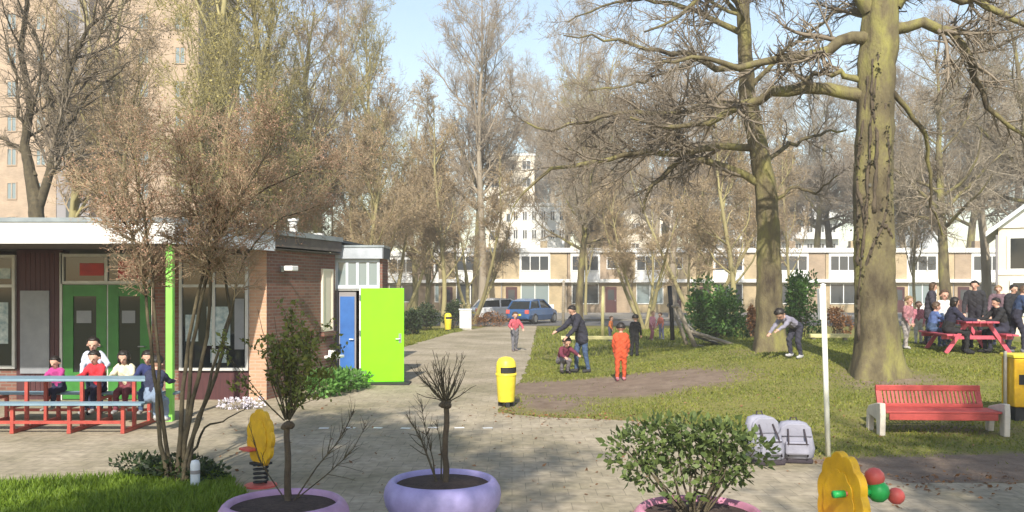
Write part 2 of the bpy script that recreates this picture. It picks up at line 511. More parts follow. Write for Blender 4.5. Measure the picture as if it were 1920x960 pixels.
def resample(pl, K):
    pl = np.asarray(pl, float)
    seg = np.r_[0, np.cumsum(np.linalg.norm(np.diff(pl[:, :3], axis=0), axis=1))]
    t = np.linspace(0, seg[-1], K)
    return np.stack([np.interp(t, seg, pl[:, i]) for i in range(pl.shape[1])], axis=1)

# ------------------------------------------------------------------ the ground
def ground_mat():
    m, t, b = nodes_of('lawn_ground')
    b.inputs['Roughness'].default_value = 0.95
    b.inputs['Specular IOR Level'].default_value = 0.15
    tc = t.nodes.new('ShaderNodeTexCoord')
    n = t.nodes.new('ShaderNodeTexNoise'); n.inputs['Scale'].default_value = 0.55; n.inputs['Detail'].default_value = 9; n.inputs['Roughness'].default_value = 0.7
    t.links.new(tc.outputs['Object'], n.inputs['Vector'])
    r = t.nodes.new('ShaderNodeValToRGB')
    r.color_ramp.elements[0].position = 0.30; r.color_ramp.elements[0].color = (0.13, 0.14, 0.036, 1)
    r.color_ramp.elements[1].position = 0.72; r.color_ramp.elements[1].color = (0.24, 0.21, 0.07, 1)
    t.links.new(n.outputs['Fac'], r.inputs['Fac'])
    n2 = t.nodes.new('ShaderNodeTexNoise'); n2.inputs['Scale'].default_value = 1.7; n2.inputs['Detail'].default_value = 9; n2.inputs['Roughness'].default_value = 0.75
    t.links.new(tc.outputs['Object'], n2.inputs['Vector'])
    at = t.nodes.new('ShaderNodeAttribute'); at.attribute_name = 'soil'
    ad = t.nodes.new('ShaderNodeMath'); ad.operation = 'ADD'
    t.links.new(at.outputs['Fac'], ad.inputs[0]); t.links.new(n2.outputs['Fac'], ad.inputs[1])
    rs = t.nodes.new('ShaderNodeValToRGB')
    rs.color_ramp.elements[0].position = 0.62; rs.color_ramp.elements[0].color = (0, 0, 0, 1)
    rs.color_ramp.elements[1].position = 1.02; rs.color_ramp.elements[1].color = (1, 1, 1, 1)
    t.links.new(ad.outputs[0], rs.inputs['Fac'])
    n3 = t.nodes.new('ShaderNodeTexNoise'); n3.inputs['Scale'].default_value = 2.6; n3.inputs['Detail'].default_value = 10; n3.inputs['Roughness'].default_value = 0.75
    t.links.new(tc.outputs['Object'], n3.inputs['Vector'])
    r3 = t.nodes.new('ShaderNodeValToRGB')
    r3.color_ramp.elements[0].position = 0.3; r3.color_ramp.elements[0].color = (0.13, 0.090, 0.066, 1)
    r3.color_ramp.elements[1].position = 0.7; r3.color_ramp.elements[1].color = (0.26, 0.20, 0.15, 1)
    t.links.new(n3.outputs['Fac'], r3.inputs['Fac'])
    mx = t.nodes.new('ShaderNodeMixRGB')
    t.links.new(rs.outputs['Color'], mx.inputs['Fac'])
    t.links.new(r.outputs['Color'], mx.inputs['Color1']); t.links.new(r3.outputs['Color'], mx.inputs['Color2'])
    t.links.new(mx.outputs['Color'], b.inputs['Base Color'])
    nb = t.nodes.new('ShaderNodeTexNoise'); nb.inputs['Scale'].default_value = 22; nb.inputs['Detail'].default_value = 8
    t.links.new(tc.outputs['Object'], nb.inputs['Vector'])
    bp = t.nodes.new('ShaderNodeBump'); bp.inputs['Strength'].default_value = 0.9; bp.inputs['Distance'].default_value = 0.04
    t.links.new(nb.outputs['Fac'], bp.inputs['Height']); t.links.new(bp.outputs['Normal'], b.inputs['Normal'])
    return m

def soil_amount(x, y):
    """trodden earth: along the lawn edge, by the toys and under the big trees"""
    s = np.zeros_like(x)
    s = np.maximum(s, 0.75 * np.exp(-(((x - 2.2) / 3.0) ** 2 + ((y - 19.2) / 1.9) ** 2) ** 2))
    s = np.maximum(s, 0.6 * np.exp(-(((x - 0.7) / 1.2) ** 2 + ((y - 17.2) / 2.2) ** 2)))
    s = np.maximum(s, 0.75 * sm((x - 3.0) / 1.0) * np.exp(-((y - 10.7 - 0.12 * (x - 5)) / 0.9) ** 4))
    s = np.maximum(s, 0.5 * np.exp(-(((x - 7.35) / 1.3) ** 2 + ((y - 17.6) / 1.2) ** 2)))
    s = np.maximum(s, 0.35 * np.exp(-(((x - 6.4) / 1.2) ** 2 + ((y - 22.0) / 1.2) ** 2)))
    s = np.maximum(s, 0.38 * np.exp(-(((x - 6.7) / 1.5) ** 2 + ((y - 13.6) / 0.6) ** 2)))
    return s

def make_ground():
    xs = np.concatenate([[-900, -300, -120, -60, -30, -16], np.arange(-12, 18.01, 0.25), [22, 30, 60, 120, 300, 900]])
    ys = np.concatenate([[-200, -60, -20, -6, 0], np.arange(3, 40.01, 0.25), [45, 55, 70, 100, 160, 300, 700, 1500]])
    X, Y = np.meshgrid(xs, ys)
    Z = gz(X, Y)
    V = np.stack([X, Y, Z], axis=-1).reshape(-1, 3)
    nx = len(xs); ny = len(ys)
    i = np.arange(ny - 1)[:, None] * nx + np.arange(nx - 1)[None, :]
    Fq = np.stack([i, i + 1, i + nx + 1, i + nx], axis=-1).reshape(-1, 4)
    me = np_mesh('ground', V, Fq, ground_mat(), smooth=True)
    a = me.attributes.new('soil', 'FLOAT', 'POINT')
    a.data.foreach_set('value', soil_amount(V[:, 0], V[:, 1]).astype(np.float32))
    o = link('ground', me)
    tag(o, 'mown lawn and bare earth of the playground stretching to the houses', 'ground', kind='structure')
make_ground()

def wobble(poly, step, amp, rng):
    out = []
    n = len(poly)
    for i in range(n):
        a = np.array(poly[i]); b = np.array(poly[(i + 1) % n])
        L = np.linalg.norm(b - a); k = max(1, int(L / step)) if L < 30 else 1
        for j in range(k):
            p = a + (b - a) * j / k
            if j: p = p + rng.normal(0, amp, 2)
            out.append((p[0], p[1]))
    return out

def paving_mat(name, c1, c2, c3, tile=(0.30, 0.30), moss=0.75):
    m, t, b = nodes_of(name)
    b.inputs['Roughness'].default_value = 0.9
    b.inputs['Specular IOR Level'].default_value = 0.25
    tc = t.nodes.new('ShaderNodeTexCoord')
    br = t.nodes.new('ShaderNodeTexBrick')
    br.inputs['Scale'].default_value = 1.0
    br.inputs['Brick Width'].default_value = tile[0]; br.inputs['Row Height'].default_value = tile[1]
    br.inputs['Mortar Size'].default_value = 0.006; br.inputs['Mortar Smooth'].default_value = 0.5
    br.inputs['Color1'].default_value = (*c1, 1); br.inputs['Color2'].default_value = (*c2, 1); br.inputs['Mortar'].default_value = (*c3, 1)
    t.links.new(tc.outputs['Object'], br.inputs['Vector'])
    n = t.nodes.new('ShaderNodeTexNoise'); n.inputs['Scale'].default_value = 0.45; n.inputs['Detail'].default_value = 10; n.inputs['Roughness'].default_value = 0.7
    t.links.new(tc.outputs['Object'], n.inputs['Vector'])
    rp = t.nodes.new('ShaderNodeValToRGB')
    rp.color_ramp.elements[0].position = 0.36; rp.color_ramp.elements[0].color = (0.48, 0.50, 0.40, 1)
    rp.color_ramp.elements[1].position = 0.60; rp.color_ramp.elements[1].color = (1.0, 1.0, 1.0, 1)
    t.links.new(n.outputs['Fac'], rp.inputs['Fac'])
    mx = t.nodes.new('ShaderNodeMixRGB'); mx.blend_type = 'MULTIPLY'; mx.inputs['Fac'].default_value = moss
    t.links.new(br.outputs['Color'], mx.inputs['Color1']); t.links.new(rp.outputs['Color'], mx.inputs['Color2'])
    n2 = t.nodes.new('ShaderNodeTexNoise'); n2.inputs['Scale'].default_value = 9; n2.inputs['Detail'].default_value = 8
    t.links.new(tc.outputs['Object'], n2.inputs['Vector'])
    r2 = t.nodes.new('ShaderNodeValToRGB')
    r2.color_ramp.elements[0].position = 0.3; r2.color_ramp.elements[0].color = (0.68, 0.67, 0.65, 1)
    r2.color_ramp.elements[1].position = 0.65; r2.color_ramp.elements[1].color = (1.08, 1.07, 1.05, 1)
    t.links.new(n2.outputs['Fac'], r2.inputs['Fac'])
    mx2 = t.nodes.new('ShaderNodeMixRGB'); mx2.blend_type = 'MULTIPLY'; mx2.inputs['Fac'].default_value = 0.8
    t.links.new(mx.outputs['Color'], mx2.inputs['Color1']); t.links.new(r2.outputs['Color'], mx2.inputs['Color2'])
    t.links.new(mx2.outputs['Color'], b.inputs['Base Color'])
    bp = t.nodes.new('ShaderNodeBump'); bp.inputs['Strength'].default_value = 0.5; bp.inputs['Distance'].default_value = 0.01
    t.links.new(n2.outputs['Fac'], bp.inputs['Height']); t.links.new(bp.outputs['Normal'], b.inputs['Normal'])
    return m

def sheet(name, poly, z, m, label, cat):
    me = bpy.data.meshes.new(name)
    me.from_pydata([(p[0], p[1], z) for p in poly], [], [tuple(range(len(poly)))])
    me.materials.append(m)
    me.update()
    import bmesh
    bm = bmesh.new(); bm.from_mesh(me)
    bmesh.ops.triangulate(bm, faces=bm.faces[:])
    for f in bm.faces:
        if f.normal.z < 0: f.normal_flip()
    bm.to_mesh(me); bm.free()
    return tag(link(name, me), label, cat, kind='structure')

_r = np.random.default_rng(3)
plaza_poly = [(-30, 9.83), (-8, 9.83), (-5.67, 9.85), (-4.6, 10.1), (-4.3, 10.75), (-3.6, 10.75), (-3.15, 10.1), (-2.75, 9.0), (-2.65, 7.6), (-2.6, 0.5), (16, 0.5),
              (16, 10.0), (6.5, 9.9), (4.4, 9.9), (3.6, 11.2), (3.4, 13.6), (1.7, 14.6), (0.4, 14.95), (-0.25, 15.5), (0.0, 18.1), (0.40, 24), (0.9, 36), (1.4, 50.2), (-1.0, 50.2), (-2.9, 42), (-3.9, 32.5), (-4.4, 26), (-30, 26)]
PLAZA = wobble(plaza_poly, 0.35, 0.035, _r)
sheet('playground_paving', PLAZA, 0.012, paving_mat('plaza_tiles', (0.41, 0.35, 0.26), (0.365, 0.312, 0.235), (0.25, 0.215, 0.16)), 'tan paved playground with a path leading back to the road', 'paving')
sheet('road', [(-120, 50), (120, 50), (120, 57), (-120, 57)], 0.02, mat('asphalt', (0.14, 0.135, 0.13), (0.10, 0.098, 0.095), 3, 0.9, 0.3), 'grey road in front of the row houses', 'road')
ps = MB().box(-120, 120, 57.0, 71.5, 0.0, 0.13)
tag(ps.build('pavement', paving_mat('pavement_tiles', (0.33, 0.30, 0.27), (0.29, 0.27, 0.245), (0.2, 0.19, 0.17))), 'raised pavement between the road and the row houses', 'pavement', kind='structure')

def in_poly(P, poly):
    x, y = P[:, 0], P[:, 1]
    ins = np.zeros(len(P), bool)
    n = len(poly); j = n - 1
    for i in range(n):
        xi, yi = poly[i]; xj, yj = poly[j]
        c = ((yi > y) != (yj > y)) & (x < (xj - xi) * (y - yi) / (yj - yi + 1e-12) + xi)
        ins ^= c; j = i
    return ins

def grass(name, n, x0, x1, y0, y1, h, label, m, seed, keep_soil=0.5):
    rng = np.random.default_rng(seed)
    P = np.stack([rng.uniform(x0, x1, n), rng.uniform(y0, y1, n)], axis=1)
    ok = ~in_poly(P, PLAZA) & (np.abs(P[:, 0]) < P[:, 1] * 0.62 + 0.3)
    so = soil_amount(P[:, 0], P[:, 1]) + 0.12 * np.sin(P[:, 0] * 2.1) * np.sin(P[:, 1] * 1.7)
    ok &= rng.random(n) > np.clip((so - 0.12) * 2.4, 0, 0.99)
    P = P[ok]; n = len(P)
    z = gz(P[:, 0], P[:, 1])
    hh = h * rng.uniform(0.5, 1.4, n) * (1 + 0.4 * np.sin(P[:, 0] * 1.7 + 1) * np.sin(P[:, 1] * 2.3))
    a = rng.uniform(0, 2 * np.pi, n)
    wv = np.stack([np.cos(a), np.sin(a), np.zeros(n)], 1) * (0.007 + 0.0006 * P[:, 1:2])
    ln = rng.normal(0, 0.45, (n, 2)) * hh[:, None]
    B = np.column_stack([P, z - 0.005])
    T = B + np.column_stack([ln, hh])
    V = np.stack([B - wv, B + wv, T], 1).reshape(-1, 3)
    o = link(name, np_mesh(name, V, np.arange(n * 3).reshape(n, 3), m))
    tag(o, label, 'grass', kind='stuff')
grass('lawn_grass', 130000, -0.6, 14.5, 10.5, 27, 0.034, 'rough yellow green lawn grass on the low mound', M['grass'], 11)
grass('corner_grass', 42000, -7.0, -2.4, 8.0, 11.0, 0.085, 'lush green grass in the near left corner of the playground', M['grass_lush'], 12)
grass('verge_grass', 9000, -5.5, -2.5, 30, 46, 0.10, 'strip of grass beside the path beyond the lime door', M['grass'], 13)
grass('far_lawn_grass', 16000, 0.6, 14, 27, 46, 0.10, 'far lawn grass behind the play area', M['grass'], 14)

# a row of small white painted marks across the paving
mk = empty('painted_line', (-2.0, 13.75, 0.016))
mme = MB().box(-0.075, 0.075, -0.05, 0.05, 0.0, 0.002).mesh('painted_mark', M['white'])
for i in range(7):
    link('painted_mark', mme, mk, (-0.9 + i * 0.42 + random.uniform(-.03, .03), random.uniform(-.04, .04), 0), (0, 0, random.uniform(-.2, .2)))
tag(mk, 'broken row of small white marks painted across the paving', 'ground marking')

# ------------------------------------------------------------------ the school building
def rect_window(parent, x0, x1, z0, z1, y, nx=1, nz=(), fw=0.055, fm=None, gm=None, depth=0.08, name='window'):
    """frame bars proud of a pane, with the given transom heights; facing -y in the parent's space"""
    fm = fm or M['frame']; gm = gm or M['glass']
    wr = MB()
    wr.box(x0, x0 + fw, y - depth, y, z0, z1); wr.box(x1 - fw, x1, y - depth, y, z0, z1)
    wr.box(x0 + fw, x1 - fw, y - depth, y, z0, z0 + fw); wr.box(x0 + fw, x1 - fw, y - depth, y, z1 - fw, z1)
    for z in nz: wr.box(x0 + fw, x1 - fw, y - depth + .004, y, z - fw / 2, z + fw / 2)
    for i in range(1, nx):
        x = x0 + (x1 - x0) * i / nx
        wr.box(x - fw / 2, x + fw / 2, y - depth + .006, y, z0 + fw, z1 - fw)
    f = wr.build(name, fm, parent)
    zs = [z0 + fw] + list(nz) + [z1 - fw]
    for i in range(len(zs) - 1):
        for j in range(nx):
            xa = x0 + (x1 - x0) * j / nx + fw / 2; xb = x0 + (x1 - x0) * (j + 1) / nx - fw / 2
            Bx(xa, xb, y - 0.035, y - 0.02, zs[i] + .001, zs[i + 1] - .001).build('pane', gm, f)
    return f

def school():
    root = empty('school_building', (-4.76, 17.2, 0))
    tag(root, 'single storey brick school building with white fascia, canopy and green doors', 'building')
    S = 1663 / 17.2
    def lx(px): return (px - 960) / S + 4.76      # local x of a photo column on the front wall
    def lz(py): return CH - (py - HY) / S
    xL = -9.0
    zt = 2.92
    # front wall pieces between the openings (each its own wall panel)
    Bx(lx(467), 0, 0, 0.30, 0, zt).build('brick_pier', M['sunlit_pier_brick'], root)
    Bx(lx(335), lx(467) - .003, 0.01, 0.30, 0, 0.56).build('brick_wall', M['maroon'], root)  # canopy shade on this low brick wall put into a dark maroon
    Bx(lx(285), lx(335) - .003, 0.0, 0.30, 0, zt).build('brick_wall', M['brick'], root)
    Bx(lx(30), lx(116), 0.02, 0.30, 0, zt).build('brick_wall', M['maroon'], root)
    mp = MB()
    n = 8
    bw = (lx(112) - lx(40)) / n
    bme = MB().box(0.004, bw - 0.004, -0.012, 0.018, 0.1, 2.86).mesh('board', M['maroon'])
    for i in range(n): link('board', bme, root, (lx(40) + i * bw, 0, 0))
    Bx(xL, lx(30) - .002, 0.02, 0.3, 0, 0.6).build('brick_wall', M['brick'], root)
    Bx(lx(40), lx(94), -0.045, -0.014, lz(700), lz(545)).build('notice_board', M['board_grey'], root)
    # windows
    wn = rect_window(root, lx(337), lx(466), 0.58, 2.82, 0.03, 2, (2.22,))
    for (a, b, c, d, mm) in ((388, 432, 575, 648, 'paper'), (440, 458, 560, 655, 'board_grey'), (395, 425, 655, 680, 'paper'), (348, 372, 590, 640, 'paper')):
        Bx(lx(a), lx(b), -0.014, -0.008, lz(d), lz(c)).build('poster_and_reflection', M[mm], wn)
    wn = rect_window(root, xL, lx(30), 0.62, 2.82, 0.03, 6, (2.22,))
    Bx(lx(-40), lx(16), -0.014, -0.008, 1.1, 1.9).build('poster_and_reflection', M['paper'], wn)
    Bx(lx(-5), lx(20), -0.014, -0.008, 2.36, 2.56).build('poster_and_reflection', M['paper'], wn)
    tr = rect_window(root, lx(116), lx(285), 2.26, 2.84, 0.03, 2, ())
    Bx(lx(150), lx(195), -0.014, -0.008, 2.42, 2.66).build('poster_and_reflection', M['red_reflection'], tr)  # painted red reflection in the pane
    Bx(lx(222), lx(262), -0.014, -0.008, 2.36, 2.70).build('poster_and_reflection', M['red_reflection'], tr)  # second painted red reflection in the pane
    # green double door
    for (a, b) in ((119, 201), (204, 283)):
        x0, x1 = lx(a), lx(b)
        fr = MB()
        fr.box(x0, x0 + .2, -0.03, 0.02, 0.03, 2.24); fr.box(x1 - .2, x1, -0.03, 0.02, 0.03, 2.24)
        fr.box(x0 + .2, x1 - .2, -0.028, 0.02, 0.03, 0.55); fr.box(x0 + .2, x1 - .2, -0.028, 0.02, 2.02, 2.24)
        dr = fr.build('door', M['dkgreen'], root)
        Bx(x0 + .2, x1 - .2, -0.006, 0.004, 0.55, 2.02).build('pane', M['glass'], dr)
        Bx(x0 + .26, x1 - .30, -0.016, -0.010, 1.5, 1.74).build('poster_and_reflection', M['board_grey'], dr)
        MB().tube([(x1 - .1, -0.03, 1.05), (x1 - .1, -0.08, 1.05), (x1 - .22, -0.08, 1.05)], 0.012).build('handle', M['steel'], dr)
    Bx(lx(116), lx(285), 0.03, 0.30, 2.19, 2.3).build('lintel', M['frame'], root)
    Bx(lx(201) + .003, lx(204) - .003, -0.02, 0.02, 0.03, 2.24).build('door_mullion', M['frame'], root)
    Bx(lx(113) + .01, lx(119) - .004, -0.05, 0.02, 0.0, 2.86).build('door_jamb', M['frame'], root)
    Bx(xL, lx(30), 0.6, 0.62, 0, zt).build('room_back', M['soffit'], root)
    # angled side wall, A -> B
    A = Vector((0, 0)); B = Vector((-4.01 + 4.76, 20.1 - 17.2))
    d = (B - A).normalized(); nrm = Vector((-d.y, d.x))   # points inward (left)
    A2 = A + d * 0.303
    q = [A + Vector((0, .301)) + Vector((0.0, 0)), None]
    wl = MB().prism([(0.002, 0.003), (B.x, B.y), (B.x + nrm.x * .3, B.y + nrm.y * .3), (-0.32, 0.303), (-0.004, 0.302)], 0, 2.93)
    wl.build('brick_wall', M['brick'], root)
    M4 = Matrix.Translation((0, 0, 0)) @ Matrix.Rotation(math.atan2(d.y, d.x), 4, 'Z')
    # local frame of the side wall: u along, outside = -v
    def side(u0, u1, v0, v1, z0, z1): return MB().box(u0, u1, v0, v1, z0, z1, M4)
    L = (B - A).length
    nf = MB()
    nf.box(2.30, 2.36, -0.05, 0.0, 1.22, 2.60, M4); nf.box(2.76, 2.82, -0.05, 0.0, 1.22, 2.60, M4)
    nf.box(2.36, 2.76, -0.05, 0.0, 1.22, 1.28, M4); nf.box(2.36, 2.76, -0.05, 0.0, 2.54, 2.60, M4)
    sw = nf.build('window', M['cream'], root)
    side(2.36, 2.76, -0.03, -0.005, 1.28, 2.54).build('blind', M['cream'], sw)
    side(2.26, 2.86, -0.10, 0.0, 1.12, 1.20).build('sill', M['brick'], sw)
    # outdoor wall lamp
    lp = MB()
    lp.box(0.50, 0.60, -0.04, 0.0, 2.50, 2.62, M4); lp.bar(M4 @ Vector((0.55, -.04, 2.58)), M4 @ Vector((0.55, -.2, 2.6)), .03, .03)
    lo = lp.build('wall_lamp', M['steel'], root)
    lh = MB().box(0.42, 0.68, -0.32, -0.14, 2.52, 2.62, M4)
    lh.build('lamp_head', M['white'], lo, bevel=0.015)
    # small white basin on the wall
    bs = side(2.45, 2.85, -0.30, -0.001, 0.62, 0.68); bs.box(2.55, 2.6, -0.2, -0.05, 0.681, 0.80, M4)
    bs.build('wall_basin', M['white'], root, bevel=0.01)
    # vestibule with transom lights, blue door and the open lime door
    y0 = 20.3 - 17.2
    S2 = 1663 / 20.3
    def vx(px): return (px - 960) / S2 + 4.76
    xa, xb = vx(629), vx(712)
    yv = y0
    Bx(xa, xb, yv, yv + .88, 2.12, 2.16).build('door_head', M['frame'], root)
    tw = MB()
    nx = 4
    tw.box(xa, xb, yv - .03, yv + .05, 2.161, 2.24); tw.box(xa, xb, yv - .03, yv + .05, 2.76, 2.84)
    for i in range(nx + 1):
        x = xa + .03 + (xb - xa - .06) * i / nx
        tw.box(x - .03, x + .03, yv - .025, yv + .05, 2.24, 2.76)
    two = tw.build('window', M['white_dirty_shaded'], root)
    for i in range(nx):
        x = xa + .03 + (xb - xa - .06) * i / nx; x2 = xa + .03 + (xb - xa - .06) * (i + 1) / nx
        Bx(x + .03, x2 - .03, yv, yv + .012, 2.24, 2.76).build('pane', M['glass_lit'], two)
    Bx(vx(682), xb, yv + .01, yv + .12, 0, 2.12).build('vestibule_wall', M['brick'], root)
    Bx(xb + .001, xb + .06, yv + .01, yv + .9, 0, 2.84).build('vestibule_wall', M['brick'], root)
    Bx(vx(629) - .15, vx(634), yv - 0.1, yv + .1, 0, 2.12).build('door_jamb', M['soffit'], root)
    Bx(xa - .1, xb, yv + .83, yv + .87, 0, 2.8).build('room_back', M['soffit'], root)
    bd = MB().box(vx(635), vx(667), yv + .05, yv + .09, .03, 2.1).build('door', M['grey_panel'], root)
    Bx(vx(637), vx(664), yv + .035, yv + .049, lz(705) - .15, 1.98).build('door_panel', M['blue'], bd)
    tag(bd, 'narrow grey door with a blue upper panel')
    MB().tube([(vx(662), yv + .05, 1.0), (vx(662), yv - .01, 1.0), (vx(655), yv - .01, 1.0)], .011).build('handle', M['steel'], bd)
    hx = vx(680)
    gd = MB().box(0, 0.97, -0.025, 0.025, 0.05, 2.17).build('door', M['lime'], root, loc=(hx, yv - 0.26, 0), rot=(0, 0, R(9)), bevel=0.006)
    tag(gd, 'bright lime green door standing wide open')
    Bx(-.03, -.002, -.03, .03, 0.0, 2.2).build('door_edge', M['white'], gd)
    for zz_ in (.25, 1.1, 1.9): MB().tube([(-.012, -.045, zz_), (-.012, -.045, zz_ + .12)], .014, 8).build('hinge', M['steel'], gd)
    Bx(.04, .93, -.031, -.0255, .07, .25).build('kick_plate', M['lime'], gd)
    Bx(.85, .91, -.034, -.0255, .93, 1.14).build('handle_plate', M['steel'], gd)
    MB().tube([(.88, -.025, 1.02), (.88, -.07, 1.02), (.78, -.07, 1.02)], .011).build('handle', M['steel'], gd)
    Bx(hx - .75, hx + 1.12, yv - 0.55, yv + 0.0, 0.013, 0.05).build('step_and_shadow', M['dark'], root)  # dark step, with the shadow under the open door put into its colour
    # roof: one slab from the canopy front to the back, its side edge in line with the angled wall
    e = Vector((d.y, -d.x)) * 0.14      # side overhang outward
    cx = -5.43 + 4.76; cy0 = 14.3 - 17.2
    c0 = Vector((cx, cy0)); c1 = Vector((B.x + e.x, B.y + e.y))
    sd = (c1 - c0).normalized(); sn = Vector((sd.y, -sd.x))
    cm = c0 + sd * ((c1 - c0).length * 2.95 / 5.76)        # where the edge passes the wall corner
    MB().prism([(xL, cy0 + .02), tuple(c0 + Vector((-.02, .02))), tuple(c1 - sn * .01), (c1.x + .3, B.y + 6), (xL, B.y + 6)], 3.22, 3.275).build('roof', M['roof_felt'], root)
    MB().prism([(xL, cy0 + .03), tuple(c0 + Vector((-.03, .03))), tuple(c1 - sn * .02), (c1.x + .2, B.y + 5.9), (xL, B.y + 5.9)], 2.935, 2.96).build('soffit', M['soffit'], root)
    Bx(xL, cx, cy0 - .04, cy0 - .001, 2.90, 3.24).build('fascia', M['white'], root)
    MB().prism([tuple(c0 + Vector((.001, -.041)) - sn * .0), tuple(c0 + Vector((.001, -.041)) + sn * .03), tuple(cm + sn * .03), tuple(cm + sn * .001)], 2.90, 3.21).build('fascia', M['white_dirty_shaded'], root)  # same white fascia round the side, its grey-blue shade put into the colour
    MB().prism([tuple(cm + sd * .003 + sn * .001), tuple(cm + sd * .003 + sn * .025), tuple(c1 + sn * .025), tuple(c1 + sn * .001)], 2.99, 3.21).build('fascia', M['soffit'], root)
    MB().prism([tuple(c0 + Vector((0, -.06))), tuple(c0 + Vector((0, -.06)) + sn * .06), tuple(c1 + sn * .06), tuple(c1)], 3.215, 3.315).build('roof_edge', M['roof_metal'], root)
    Bx(xL, cx - .003, cy0 - .06, cy0 - .0, 3.245, 3.315).build('roof_edge', M['roof_metal'], root)
    Bx(xa - .06, xb + .08, yv - .14, yv - .10, 2.845, 3.10).build('fascia', M['grey_fascia'], root)
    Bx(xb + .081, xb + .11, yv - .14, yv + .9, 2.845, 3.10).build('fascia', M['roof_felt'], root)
    Bx(xa - .05, xb + .12, yv - .16, yv + .92, 3.101, 3.15).build('roof', M['roof_metal'], root)
    px_ = (318 - 960) * 14.45 / F + 4.76
    ps = MB().box(px_ - .055, px_ + .055, 14.42 - 17.2, 14.53 - 17.2, 0.0, 2.934).build('post', M['postgreen'], root, bevel=0.008)
    tag(ps, 'bright green square post holding up the canopy corner')
    # rooflights and vent pipes
    for (px, d_, h) in ((550, 20.5, 0.42), (476, 20.0, 0.28), (598, 22.5, 0.2)):
        x = (px - 960) * d_ / F + 4.76
        v = MB().lathe([(.09, 0), (.09, h), (.0, h)], 12, (x, d_ - 17.2, 3.3)); v.lathe([(.13, h), (.13, h + .05), (0, h + .07)], 12, (x, d_ - 17.2, 3.3), cap0=True)
        v.build('vent_pipe', M['white'], root)
    return root
school()

# ------------------------------------------------------------------ trees
def tree_meshes(seed, H, r0, style, crown_mat, trunk_mat, n2, n3, n4, n1=26, t0=0.3, spread=(35, 65), limb=(0.32, 0.46), up=0.06, bud=None, nbud=0, buds=0.05, stems=1, tw=0.007, upt=0.05):
    rng = np.random.default_rng(seed)
    tr = []; cr = []
    if stems == 1:
        P = np.array([[0, 0, -0.1]]); D = np.array([[0.0, 0, 1]]); L = np.array([H]); Rr = np.array([r0])
    else:
        a = np.arange(stems) * 2 * np.pi / stems + rng.uniform(0, 1, stems)
        P = np.stack([0.1 * np.cos(a), 0.1 * np.sin(a), np.full(stems, -.1)], 1)
        D = np.stack([0.34 * np.cos(a), 0.34 * np.sin(a), np.ones(stems)], 1)
        L = H * rng.uniform(0.75, 1.0, stems); Rr = r0 * rng.uniform(0.6, 1.0, stems)
    p0, q0 = grow(rng, P, D, L, Rr, 14, 0.05, 0.05, 0.12)
    q0[:, 0] *= 1.35
    tr.append(tubes(p0, q0, 9))
    P, D, L, r = spawn(rng, p0, q0, n1, t0, 0.97, spread[0], spread[1], limb, (0.35, 0.55), 0.02)
    p1, q1 = grow(rng, P, D, L, r, 8, 0.13, up, 0.2)
    tr.append(tubes(p1, q1, 6))
    P, D, L, r = spawn(rng, p1, q1, n2, 0.12, 1.0, 25, 65, (0.3, 0.55), (0.4, 0.65), 0.012, 0.5)
    p2, q2 = grow(rng, P, D, L, r, 6, 0.15, upt, 0.3)
    cr.append(tubes(p2, q2, 4))
    P, D, L, r = spawn(rng, np.concatenate([p2]), q2, n3, 0.1, 1.0, 25, 70, (0.35, 0.65), (0.45, 0.7), tw * 1.25, 0.35)
    p3, q3 = grow(rng, P, D, L, r, 4, 0.16, upt, 0.45)
    cr.append(tubes(p3, q3, 3))
    P, D, L, r = spawn(rng, p3, q3, n4, 0.05, 1.0, 25, 70, (0.4, 0.75), (0.5, 0.8), tw, 0.22)
    p4, q4 = grow(rng, P, D, L, r, 3, 0.18, upt, 0.5)
    cr.append(tubes(p4, q4, 3))
    mt = np_mesh('trunk', *join(tr), trunk_mat, smooth=True)
    mc = np_mesh('crown', *join(cr), crown_mat)
    mb = None
    if nbud:
        i = rng.integers(0, len(p4), nbud); k = rng.integers(1, 4, nbud)
        mb = np_mesh('buds', *leafquads(rng, p4[i, k] + rng.normal(0, .03, (nbud, 3)), buds, 0.6), bud)
    return mt, mc, mb

T = {}
T['up1'] = tree_meshes(21, 17, 0.26, 'up', M['bark_olive'], M['bark_olive'], 300, 2600, 8500, 34, 0.18, (22, 42), (0.30, 0.44), 0.10, M['bud_olive'], 16000, 0.085, upt=0.10)
T['up2'] = tree_meshes(22, 17, 0.24, 'up', M['bark_tan'], M['bark_olive'], 300, 2600, 8500, 34, 0.2, (25, 48), (0.28, 0.42), 0.08, M['bud_tan'], 11000, 0.08, upt=0.08)
T['br1'] = tree_meshes(23, 15, 0.30, 'br', M['bark_twig'], M['bark_grey'], 320, 2700, 10000, 26, 0.34, (40, 70), (0.36, 0.52), 0.07, M['bud_tan'], 5000, 0.06)
T['br2'] = tree_meshes(24, 15, 0.34, 'br', M['bark_grey'], M['bark'], 320, 2700, 10000, 24, 0.34, (42, 75), (0.38, 0.55), 0.05)
T['thin'] = tree_meshes(25, 11, 0.13, 'th', M['bark_tan'], M['bark_olive'], 200, 1700, 6000, 22, 0.2, (28, 50), (0.28, 0.42), 0.09, M['bud_tan'], 9000, 0.07, upt=0.08)
T['multi'] = tree_meshes(26, 10, 0.15, 'mu', M['bark_tan'], M['bark_olive'], 240, 1900, 6500, 34, 0.25, (20, 45), (0.25, 0.4), 0.09, M['bud_tan'], 9000, 0.07, stems=4, upt=0.08)

